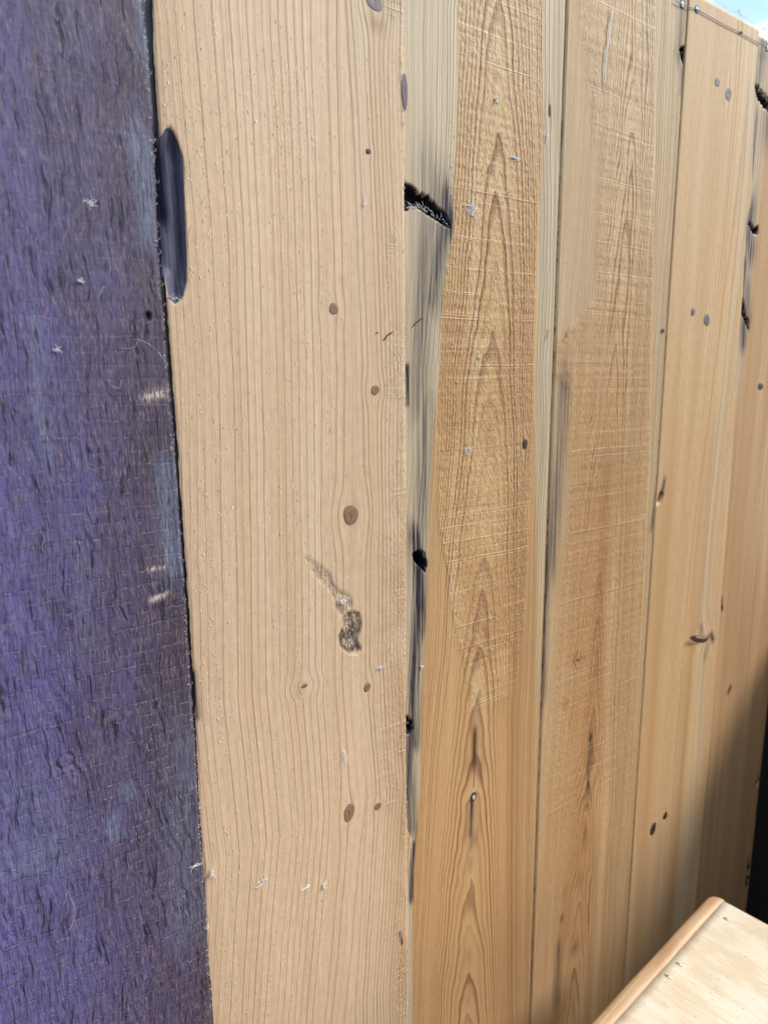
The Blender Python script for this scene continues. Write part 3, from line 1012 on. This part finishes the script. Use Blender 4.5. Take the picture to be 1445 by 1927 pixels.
def fd(X, Z):
    gy = stains(X, Z, [([(262, 0), (270, 90)], 0.0035, 0.8, 3), ([(262, 270), (272, 330), (278, 430)], 0.0065, 0.9, 2), ([(312, 900), (318, 980), (322, 1060)], 0.0075, 0.9, 2),
                       ([(340, 1430), (350, 1700)], 0.013, 0.45, 3), ([(210, 1540), (215, 1570)], 0.005, 1.0, 1), ([(235, 1480), (240, 1500)], 0.004, 0.8, 1),
                       ([(70, 620), (76, 760), (90, 840)], 0.004, 0.6, 3), ([(150, 1060), (165, 1200)], 0.004, 0.4, 3), ([(20, 1620), (110, 1600)], 0.016, 0.5, 1),
                       ([(40, 1480), (100, 1560)], 0.015, 0.35, 1)], FD)
    pal = stains(X, Z, [([(274, 748), (312, 738)], 0.0032, 1.0, 1), ([(280, 1072), (308, 1067)], 0.0016, 1.0, 1), ([(288, 1128), (314, 1117)], 0.0022, 1.0, 1)], FD)
    c, dep = holes(X, Z, [([(271, 590), (278, 583), (287, 590), (287, 603), (276, 606)], 0.004), ([(272, 740), (312, 730), (312, 736), (274, 746)], 0.003),
                          ([(278, 1066), (308, 1060), (309, 1064), (280, 1070)], 0.003), ([(290, 1120), (316, 1108), (317, 1114), (292, 1124)], 0.003)], FD, 0.006)
    kx, kz, rx, rz = kn(124, 1432, 34, 26, FD)
    e = np.hypot((X - kx) / rx, (Z - kz) / rz)
    ringd = np.exp(-((e - 1) / 0.10) ** 2)
    c = np.maximum(c, 0.75 * ringd)
    saw = 0.30 + 0.70 * ss(0.16, -0.25, Z - 0.6 * (X - 0.12))
    return dict(ring=0 * X, grey=gy, grit=pal, char=c, rough=saw, _d=dep + 0.001 * ringd, stain=None)


def rd(X, Z, f):
    a = fbm(X * 130, Z * 26, 61, 4)
    b = vn(X * 420 + 5 * vn(X * 40, Z * 40, 3), Z * 42, 66)
    r = 0.0009 * (a - 0.5) + 0.0008 * (b - 0.5)
    step = np.floor(fbm(X * 34, Z * 9, 71, 3) * 7) / 7
    r = r + 0.0018 * (step - 0.5) * ss(0.03, 0.06, d_edge(Z) - X)
    zz = Z + (fbm(X * 30, Z * 12, 4) - 0.5) * 0.010
    r = r + f['rough'] * 0.00018 * np.abs(np.sin(zz * math.pi / 0.0085 + 0.6 * vn(X * 300, Z * 20, 5)))
    r = r - f['_d']
    return np.minimum(r, 0.003) - 0.0015 * ss(0.0022, 0, d_edge(Z) - X)


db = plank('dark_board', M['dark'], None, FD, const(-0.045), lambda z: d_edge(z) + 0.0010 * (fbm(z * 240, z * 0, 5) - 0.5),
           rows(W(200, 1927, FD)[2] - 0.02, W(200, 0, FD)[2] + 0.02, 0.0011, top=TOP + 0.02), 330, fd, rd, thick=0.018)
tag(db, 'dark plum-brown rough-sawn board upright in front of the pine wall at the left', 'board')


# ------------------------------------------------------------------ fibre nibs raised on the planks
def nibs(plk, n, fx, y, seed, smin, smax, name='raised_fibre'):
    r = np.random.default_rng(seed)
    vs, fs = [], []
    c = 0
    while c < n:
        x, z = fx(r)
        if x is None:
            continue
        s = smin + (smax - smin) * r.random() ** 2.5
        w, h, l = s * (0.5 + 0.4 * r.random()), s * (0.18 + 0.25 * r.random()), s * (0.8 + 1.2 * r.random())
        dx = (r.random() - 0.5) * s
        b = len(vs)
        vs += [(x - w / 2, y + 0.0003, z), (x + w / 2, y + 0.0003, z), (x + dx * .4, y + 0.0003, z - l), (x + dx, y - h, z + l * 0.35), (x + dx * .7, y - h * .55, z - l * 0.45)]
        fs += [(b, b + 1, b + 3), (b + 1, b + 4, b + 3), (b + 1, b + 2, b + 4), (b, b + 3, b + 4), (b, b + 4, b + 2)]
        c += 1
    me = bpy.data.meshes.new(name)
    me.from_pydata(vs, [], fs)
    me.update()
    o = link(name, me, M['fuzz'], plk, (0, 0, 0))
    tag(o, kind='stuff')
    return o


zlo, zhi = W(500, 1927)[2], W(400, 0)[2]


SCP = xz(scoop)


def nf2(r):
    x = r.uniform(0.165, J23)
    z = r.uniform(zlo, zhi)
    w = (x - 0.165) / (J23 - 0.165)
    if dpoly(np.array([x]), np.array([z]), SCP)[0] < 0.001:
        return None, None
    col = vn(np.array([x * 300.0]), np.array([z * 2.0]), 5)[0]
    p = (0.9 if w < 0.62 else (0.25 if w < 0.86 else 0.8)) * (0.25 + 1.4 * max(col - 0.35, 0))
    cl = vn(np.array([x * 40.0]), np.array([z * 18.0]), 9)[0]
    if r.random() < p * (0.4 + cl):
        return x, z
    return None, None


nibs(p2, 11000, nf2, 0.0, 5, 0.00035, 0.0015)


def nf3(r):
    x = r.uniform(W(845, 600)[0], W(1000, 600)[0])
    z = r.uniform(-0.25, 0.20)
    return x, z


nibs(p3, 3000, nf3, FB3 - 0.0006, 6, 0.0003, 0.0010)
nibs(p4, 2200, lambda r: (r.uniform(J34 + 0.003, J45 - 0.003), r.uniform(-0.6, 0.35)), FB4 - 0.0002, 8, 0.0003, 0.0011)


# ------------------------------------------------------------------ threads, lint, hairs, wire
def tube(name, paths, rad, mat, parent=None, loc=(0, 0, 0), sides=5):
    vs, fs = [], []
    for pts in paths:
        P = [Vector(p) for p in pts]
        b0 = len(vs)
        for i, p in enumerate(P):
            t = (P[min(i + 1, len(P) - 1)] - P[max(i - 1, 0)])
            if t.length < 1e-9:
                t = Vector((0, 0, 1))
            t.normalize()
            a = t.orthogonal().normalized()
            b = t.cross(a)
            rr = rad * (0.35 if i in (0, len(P) - 1) else 1)
            for k in range(sides):
                an = 2 * math.pi * k / sides
                vs.append(p + a * math.cos(an) * rr + b * math.sin(an) * rr)
        for i in range(len(P) - 1):
            for k in range(sides):
                fs.append((b0 + i * sides + k, b0 + i * sides + (k + 1) % sides, b0 + (i + 1) * sides + (k + 1) % sides, b0 + (i + 1) * sides + k))
        fs.append(tuple(b0 + k for k in range(sides))[::-1])
        fs.append(tuple(b0 + (len(P) - 1) * sides + k for k in range(sides)))
    L = Vector(loc)
    me = bpy.data.meshes.new(name)
    me.from_pydata([tuple(v - L) for v in vs], [], fs)
    me.update()
    for p in me.polygons:
        p.use_smooth = True
    return link(name, me, mat, parent, loc)


def lint(px, py, wpx, hpx, face, n=9, rad=0.00022, seed=0, ang=None):
    r = random.Random(seed + int(px) * 7 + int(py))
    c = W(px, py, face)
    k = kn(px, py, wpx, hpx, face)
    paths = []
    for i in range(n):
        a = r.uniform(0, 6.28) if ang is None else ang + r.uniform(-0.4, 0.4)
        L = r.uniform(0.4, 1.0)
        p = Vector((c[0] + r.uniform(-.3, .3) * k[2], face - 0.0006, c[2] + r.uniform(-.3, .3) * k[3]))
        q = [p.copy()]
        cur = r.uniform(-0.9, 0.9)
        m_ = 9
        for j in range(m_):
            a += cur + r.uniform(-0.9, 0.9)
            p = p + Vector((math.cos(a) * k[2] * L * 2 / m_, r.uniform(-0.0004, 0.0003), math.sin(a) * k[3] * L * 2 / m_))
            p.y = min(p.y, face - 0.0004)
            q.append(p.copy())
        paths.append(q)
    return tube('lint_tuft', paths, rad, M['lint'], None, (c[0], face, c[2]))


LINT = [
    (885, 392, 26, 34, FB3, 22, 'largest curly white lint tuft, on the honey plank right of the black gouge'),
    (932, 188, 14, 16, FB3, 14, 'small round white lint tuft high on the honey plank'),
    (968, 298, 26, 8, FB3, 14, 'flat white lint strand high on the honey plank, right of its middle'),
    (882, 846, 26, 26, FB3, 10, 'thin white lint wisp halfway up the honey plank'),
    (902, 674, 10, 10, FB3, 12, 'tiny bright lint speck among the grain arches of the honey plank'),
    (398, 1643, 16, 14, -0.001, 18, 'pale-blue lint tuft on the pale plank beside the dark board'),
    (366, 1630, 24, 12, FD, 14, 'bluish lint strand at the lower edge of the dark board'),
    (390, 1745, 14, 12, FD, 8, 'small lint wisp at the dark board edge near the bottom'),
    (170, 384, 26, 18, FD, 16, 'blue-white lint wisp on the dark board left of the scooped hollow'),
    (155, 530, 14, 14, FD, 12, 'small star-shaped lint fleck on the dark board'),
    (104, 658, 22, 12, FD, 9, 'white lint strand on the dark board beside the left picture edge'),
    (715, 1256, 12, 12, 0.0, 16, 'round white lint speck below the filled patch'),
    (645, 1130, 14, 12, 0.0, 14, 'pale lint clump stuck just above the filled patch'),
    (648, 1420, 12, 40, 0.0, 6, 'long thin lint wisp above the lower knots of the pale plank'),
    (495, 1660, 30, 22, 0.0, 9, 'curled lint wisp low on the pale plank at its left'),
    (610, 1665, 18, 24, 0.0, 9, 'Y-shaped white lint wisp low on the pale plank'),
    (570, 1672, 40, 10, 0.0, 5, 'thin lint strand reaching across the lower pale plank'),
    (792, 1255, 8, 10, FB3, 10, 'tiny white lint speck on the stained margin of the honey plank'),
    (1028, 262, 8, 30, FB3, 7, 'thin vertical lint wisp near the right margin of the honey plank'),
    (1388, 22, 12, 12, 0.0, 16, 'spiky lint tuft standing on the top edge of the wall'),
    (685, 385, 6, 26, 0.0, 5, 'short vertical white lint thread on the upper pale plank'),
]
for i, (a, b, c, d, face, n, lab) in enumerate(LINT):
    o = lint(a, b, c, d, face, n, 0.00015 if face > -0.01 else 0.00011, i)
    tag(o, lab, 'lint', 'tufts of white lint caught on the boards')

# a long hanging thread on the sawn plank
pts = [W(a, b, FB4 - 0.002) for a, b in [(1151, 14), (1152, 24), (1148, 45), (1145, 75), (1141, 95), (1139, 120), (1138, 145), (1141, 172)]]
o = tube('thread', [pts], 0.0005, M['lint'], None, tuple(pts[0]))
tag(o, 'long white thread hanging down the top of the tan plank', 'thread')


def hair(name, pts, face, mat, rad, lab, cat, grp=None):
    P3 = [W(a, b, face) for a, b in pts]
    q = []
    for i in range(len(P3) - 1):
        for t in np.linspace(0, 1, 5)[:-1]:
            p0 = P3[max(i - 1, 0)]; p1 = P3[i]; p2_ = P3[i + 1]; p3_ = P3[min(i + 2, len(P3) - 1)]
            q.append(0.5 * ((2 * p1) + (-p0 + p2_) * t + (2 * p0 - 5 * p1 + 4 * p2_ - p3_) * t * t + (-p0 + 3 * p1 - 3 * p2_ + p3_) * t ** 3))
    q.append(P3[-1])
    o = tube(name, [q], rad, mat, None, tuple(q[0]), 4)
    tag(o, lab, cat, grp)
    return o


HG = 'fine pale hairs on the dark board'
hair('hair', [(120, 1705), (124, 1690), (130, 1675), (134, 1690), (140, 1705), (142, 1722), (135, 1742), (128, 1752)], FD - 0.003, M['hair'], 0.00013, 'looped pale hair low on the dark board', 'hair', HG)
hair('hair', [(226, 655), (250, 655), (258, 645), (252, 638), (276, 645), (300, 665), (318, 690)], FD - 0.003, M['hair'], 0.00012, 'long curved hair crossing the dark board edge beside its nail hole', 'hair', HG)
hair('hair', [(205, 712), (210, 726), (226, 730), (228, 715)], FD - 0.003, M['hair'], 0.00012, 'short cup-shaped hair in the middle of the dark board', 'hair', HG)
hair('hair', [(185, 560), (196, 538)], FD - 0.003, M['hair'], 0.00014, 'short straight slanting hair on the upper dark board', 'hair', HG)
hair('hair', [(80, 1000), (84, 1015), (80, 1030), (86, 1040)], FD - 0.003, M['hair'], 0.00013, 'short wavy hair near the left of the dark board', 'hair', HG)
SG = 'dark slivers lying on the planks'
hair('sliver', [(722, 641), (730, 630), (741, 624)], -0.0007, M['ink'], 0.00042, 'dark curved sliver on the right side of the pale plank', 'sliver', SG)
hair('sliver', [(776, 616), (784, 606), (796, 598)], FB3 - 0.0007, M['ink'], 0.00035, 'dark curved sliver on the grey margin right of the pale plank', 'sliver', SG)
hair('sliver', [(707, 627), (713, 625)], -0.0006, M['ink'], 0.0003, 'tiny dark speck left of the curved slivers', 'sliver', SG)
XG = 'small dark crosses at the plank joint'
for cx_, cy_, face, lab in ((1029, 630, FB3, 'small dark cross left of the joint between honey and tan planks'), (1065, 630, FB4, 'small dark cross right of the joint between honey and tan planks')):
    P1 = [W(a, b, face - 0.0007) for a, b in [(cx_ - 6, cy_ + 14), (cx_ + 5, cy_ - 11)]]
    P2 = [W(a, b, face - 0.0010) for a, b in [(cx_ - 2, cy_ - 10), (cx_ + 3, cy_ + 6)]]
    o = tube('pencil_cross', [P1, P2], 0.00035, M['ink'], None, tuple(P1[0]), 4)
    tag(o, lab, 'mark', XG)

# wire stretched between nails near the top
NA = [(1283, 8, FB4), (1310.5, 17.5, FB5), (1443, 90, FB6)]
for i, (a, b, face) in enumerate(NA):
    c = W(a, b, face)
    R_ = 0.0037
    bm = bmesh.new()
    prof = [(R_, 0.0002), (R_, -0.0005), (R_ * 0.88, -0.0008), (R_ * 0.78, -0.0006), (0.0, -0.0007)]
    n = 20
    rr = []
    for (rad, yy) in prof[:-1]:
        rr.append([bm.verts.new((rad * math.cos(2 * math.pi * k / n), yy, rad * math.sin(2 * math.pi * k / n))) for k in range(n)])
    ctr = bm.verts.new((0, prof[-1][1], 0))
    for p, q in zip(rr[:-1], rr[1:]):
        for k in range(n):
            f = bm.faces.new((p[k], q[k], q[(k + 1) % n], p[(k + 1) % n]))
            f.material_index = 0
    for k in range(n):
        f = bm.faces.new((rr[-1][k], ctr, rr[-1][(k + 1) % n]))
        f.material_index = 1
    me = bpy.data.meshes.new('nail')
    bm.to_mesh(me); bm.free()
    me.materials.append(M['rim']); me.materials.append(M['nail'])
    link('nail', me, None, (p4, p5, p6)[i], tuple(c))
y0 = -0.0012
wp = [W(1270, 1, y0)] + [W(a, b, y0) for a, b, f in NA]
wpts = []
for i in range(len(wp) - 1):
    for t in np.linspace(0, 1, 12)[:-1]:
        p = wp[i] * (1 - t) + wp[i + 1] * t
        p = p.copy(); p[2] += 0.0005 * math.sin(t * 9 + i) * (1 - abs(2 * t - 1))
        wpts.append(p)
wpts.append(wp[-1]); wpts.append(wp[-1] + np.array([0.05, 0, 0.0]))
o = tube('wire', [wpts], 0.00040, M['wire'], None, tuple(wpts[0]), 6)
kp = W(1394, 61, y0)
tw = [kp + np.array([0.0025 * (k / 10 - 0.5) * 2, 0.0010 * math.sin(k * 1.6), 0.0010 * math.cos(k * 1.6)]) for k in range(11)]
t2 = tube('twist', [tw], 0.0005, M['wire'], o, tuple(kp), 5)
tag(o, 'thin dark wire stretched between nail heads along the top of the wall', 'wire')

# splinters on the arrises
def splinters(name, plk, pts, face, n, ln, mat, seed):
    r = random.Random(seed)
    a = xz(pts, face)
    paths = []
    for i in range(n):
        t = r.random() * (len(a) - 1)
        j = int(t)
        p = a[j] * (1 - t + j) + a[j + 1] * (t - j)
        an = r.uniform(0.2, 2.9)
        L = ln * (0.3 + r.random() ** 2)
        q0 = Vector((p[0] - 0.0006, face + 0.0004, p[1]))
        q1 = q0 + Vector((math.cos(an) * L * .6, -r.random() * L * .6, math.sin(an) * L * .5))
        q2 = q1 + Vector((math.cos(an + 1) * L * .5, 0, math.sin(an + 1) * L * .5))
        paths.append([q0, q1, q2])
    o = tube(name, paths, 0.00016, mat, plk, (0, 0, 0), 3)
    tag(o, kind='stuff')


E1 = [(272, 0), (287, 200), (303, 540), (330, 850), (350, 1140), (370, 1430), (385, 1650), (403, 1927)]
splinters('edge_splinter', db, E1, FD, 260, 0.0028, M['fuzz'], 3)
splinters('edge_splinter', p2, [(761, 0), (764, 700), (765, 1300), (768, 1927)], 0.0, 260, 0.0022, M['fuzz'], 4)
splinters('edge_splinter', p5, [(1343, 1), (1425, 49)], 0.0, 60, 0.006, M['fuzz'], 9)
splinters('edge_splinter', p6, [(1425, 50), (1445, 62)], FB6, 30, 0.008, M['fuzz'], 10)
splinters('edge_splinter', p3, [(766, 393), (790, 392), (812, 405), (845, 425)], FB3, 60, 0.005, M['lint'], 12)
splinters('edge_splinter', p2, [(320, 560), (330, 566), (345, 566)], 0.0, 30, 0.004, M['lint'], 13)
splinters('edge_splinter', p6, [(1424, 166), (1436, 180), (1445, 195)], FB6, 18, 0.006, M['lint'], 14)

# ------------------------------------------------------------------ table top near the wall
TZ = -0.60
CK = HZ(1362, 1693, TZ)                    # far inner corner of the top
_d = HZ(1362, 1693, TZ) - HZ(1156, 1924, TZ)
TANG = math.atan2(_d[1], _d[0])
yi, xe = CK[1], CK[0]
_n = np.array([-math.sin(TANG), math.cos(TANG)])
yo = yi + 0.5 * (np.dot((HZ(1334, 1690, TZ) - CK)[:2], _n) + np.dot((HZ(1103, 1927, TZ) - CK)[:2], _n))
x0t = 0.10
table = empty('table', ((xe + x0t) / 2, yi - 0.25, FLOOR))
tag(table, 'pale scrubbed pine table top with rounded orange edge moulding, close to the wall', 'table')
TH_ = 0.024
yd = yi - 0.52
# top boards, grain running away from the wall
bw = 0.30
xb = xe
j = 0
while xb > x0t + 0.02:
    xa = max(xb - bw * (1.0 + 0.15 * math.sin(j * 2.1)), x0t)
    nx, ny = 40, 60
    u = np.linspace(xa + 0.0003, xb - 0.0003, nx)
    v = np.linspace(yd, yi - 0.0004, ny)
    X, Yg = np.meshgrid(u, v)
    Zg = TZ + 0.0004 * (fbm(X * 60, Yg * 6, 5 + j) - 0.5) - 0.0008 * ss(0.0016, 0, np.minimum(X - xa, xb - X)) + 0 * X
    if j == 0:
        Zg = Zg - 0.0012 * ss(0.003, 0, xb - X)
    gx = np.vstack([X[0], X, X[-1]]); gy = np.vstack([Yg[0], Yg, Yg[-1]]); gz = np.vstack([0 * X[0] + TZ - TH_, Zg, 0 * X[0] + TZ - TH_])
    wob = 0.0012 * (fbm(gy * 60, gy * 0, 9) - 0.5)
    gx = np.hstack([gx[:, :1], gx, gx[:, -1:]]); gy = np.hstack([gy[:, :1], gy, gy[:, -1:]])
    gz = np.hstack([np.full((gz.shape[0], 1), TZ - TH_), gz, np.full((gz.shape[0], 1), TZ - TH_)])
    R, C = gx.shape
    idx = np.arange(R * C).reshape(R, C)
    q = np.stack([idx[:-1, :-1], idx[:-1, 1:], idx[1:, 1:], idx[1:, :-1]], -1).reshape(-1, 4)
    q = np.vstack([q, [[idx[0, 0], idx[-1, 0], idx[-1, -1], idx[0, -1]]]])
    me = mesh_np('top_board', np.stack([gx, gy, gz], -1).reshape(-1, 3), q)
    cxr = (xa + xb) / 2 + 0.01 * math.sin(j * 5)
    dd = (gx - cxr + 0.008 * (fbm(gx * 20, gy * 6, 3 + j) - 0.5)) * 1000
    g = dd * dd / 190 + np.abs(dd) / 9 + gy / 0.09
    at = me.attributes.new('ring', 'FLOAT', 'POINT')
    at.data.foreach_set('value', g.astype(np.float32).ravel())
    link('top_board', me, M['table'], table, (0, 0, 0))
    xb = xa
    j += 1
# half-round moulding
wl_ = abs(yo - yi) * 1.25
n = 14
vs, fs = [], []
prof = [(0.0, -TH_), ] + [(wl_ * math.sin(a) ** 0.8 if a > 0 else 0.0, TH_ * 0.5 * math.cos(a) - TH_ * 0.5) for a in np.linspace(0, math.pi, n)]
prof = [(wl_ * (math.sin(a) ** 0.7), -TH_ * 0.5 + TH_ * 0.5 * math.cos(a) + 0.0006 * math.sin(a)) for a in np.linspace(0, math.pi, n)]
xs_ = list(np.linspace(x0t, xe - 0.006, 40)) + [xe - 0.004, xe - 0.002, xe - 0.0007, xe]
for i, xx in enumerate(xs_):
    e = max(0.0, (xx - (xe - 0.006)) / 0.006)
    sh = math.sqrt(max(0.0, 1 - e * e)) if e > 0 else 1.0
    sh = 0.70 + 0.30 * sh
    for (py_, pz_) in prof:
        vs.append((xx, yi + py_ * sh, TZ - TH_ / 2 + (pz_ + TH_ / 2) * (0.85 + 0.15 * sh) + 0.0004 * math.sin(xx * 60)))
for i in range(len(xs_) - 1):
    for k in range(n - 1):
        a = i * n + k
        fs.append((a, a + n, a + n + 1, a + 1))
    fs.append((i * n + n - 1, (i + 1) * n + n - 1, (i + 1) * n, i * n))
fs.append(tuple(range(n)))
fs.append(tuple(range((len(xs_) - 1) * n, len(xs_) * n))[::-1])
me = bpy.data.meshes.new('edge_moulding')
me.from_pydata(vs, [], fs)
me.update()
for p in me.polygons:
    p.use_smooth = len(p.vertices) == 4
link('edge_moulding', me, M['lip'], table, (0, 0, 0))
# small splits with bright plugs in the top
for (a, b, w_, h_, an) in [(1367, 1730, 12, 5, -0.5), (1278, 1815, 13, 6, -0.6), (1257, 1838, 18, 7, -0.6)]:
    c = HZ(a, b, TZ)
    _q = c - CK
    c = np.array([CK[0] + math.cos(TANG) * _q[0] + math.sin(TANG) * _q[1], CK[1] - math.sin(TANG) * _q[0] + math.cos(TANG) * _q[1], TZ])
    for nm, mt, s_, dz in (('split', M['knot'], 0.85, 0.0002), ('wood_plug', M['fuzz'], 0.5, 0.0005)):
        bm = bmesh.new()
        bmesh.ops.create_circle(bm, cap_ends=True, radius=1, segments=14)
        r = bmesh.ops.extrude_face_region(bm, geom=bm.faces[:])
        for v in [e for e in r['geom'] if isinstance(e, bmesh.types.BMVert)]:
            v.co.z += 1.0; v.co.x *= 0.8; v.co.y *= 0.8
        me = bpy.data.meshes.new(nm)
        bm.to_mesh(me); bm.free()
        o = link(nm, me, mt, table, (c[0], c[1] - (0.002 if nm == 'wood_plug' else 0), TZ - 0.0006))
        o.scale = (0.0022 * s_, 0.0058 * s_, 0.0008 + dz)
        o.rotation_euler = (0, 0, 0.15)
ins = 0.05
for (xx, yy) in ((x0t + ins, yd + ins), (xe - ins - 0.05, yd + ins), (x0t + ins, yi - ins - 0.05), (xe - ins - 0.05, yi - ins - 0.05)):
    box('leg', (xx, yy, FLOOR), (xx + 0.05, yy + 0.05, TZ - TH_), M['lip'], table)
box('apron', (x0t + ins, yi - ins - 0.030, TZ - TH_ - 0.09), (xe - ins, yi - ins - 0.010, TZ - TH_ - 0.0005), M['lip'], table)
box('apron', (xe - ins - 0.02, yd + ins, TZ - TH_ - 0.09), (xe - ins - 0.001, yi - ins - 0.032, TZ - TH_ - 0.0005), M['lip'], table)

# the table stands a few degrees out of line with the wall
_L = np.array(table.location)
_c, _s = math.cos(TANG), math.sin(TANG)
_v = _L - CK
table.location = (CK[0] + _c * _v[0] - _s * _v[1], CK[1] + _s * _v[0] + _c * _v[1], _L[2])
table.rotation_euler = (0, 0, TANG)

# ------------------------------------------------------------------ beyond the end of the wall
dark_grp = empty('panel_with_blocker', (1.5, -0.1, FLOOR))
tag(dark_grp, 'black-stained wooden cabinet past the right end of the pine wall, its unseen box added to cast shade', 'panel_with_blocker')
box('shade_box', (1.13, -0.62, FLOOR + 0.004), (1.7, -0.02, -0.31), M['panel'], dark_grp)  # unseen box added to shade the lower right of the planks
box('back_panel', (J6 - 0.15, 0.10, FLOOR + 0.004), (J6 + 0.9, 0.125, TOP - 0.25), M['panel'], dark_grp)

# floor, large enough to reach the horizon
bm = bmesh.new()
S = 400
vsf = [bm.verts.new((x, y, FLOOR - 0.004)) for x, y in ((-S, -S), (S, -S), (S, S), (-S, S))]
bm.faces.new(vsf)
me = bpy.data.meshes.new('ground')
bm.to_mesh(me); bm.free()
tag(link('ground', me, M['floor']), kind='structure')

# unseen brown slab added behind the camera to dim the low sky
skyblk = box('sky_blocker', (-3.0, -1.62, FLOOR), (3.2, -1.55, 0.60), M['blocker'], None)
tag(skyblk, kind='structure')
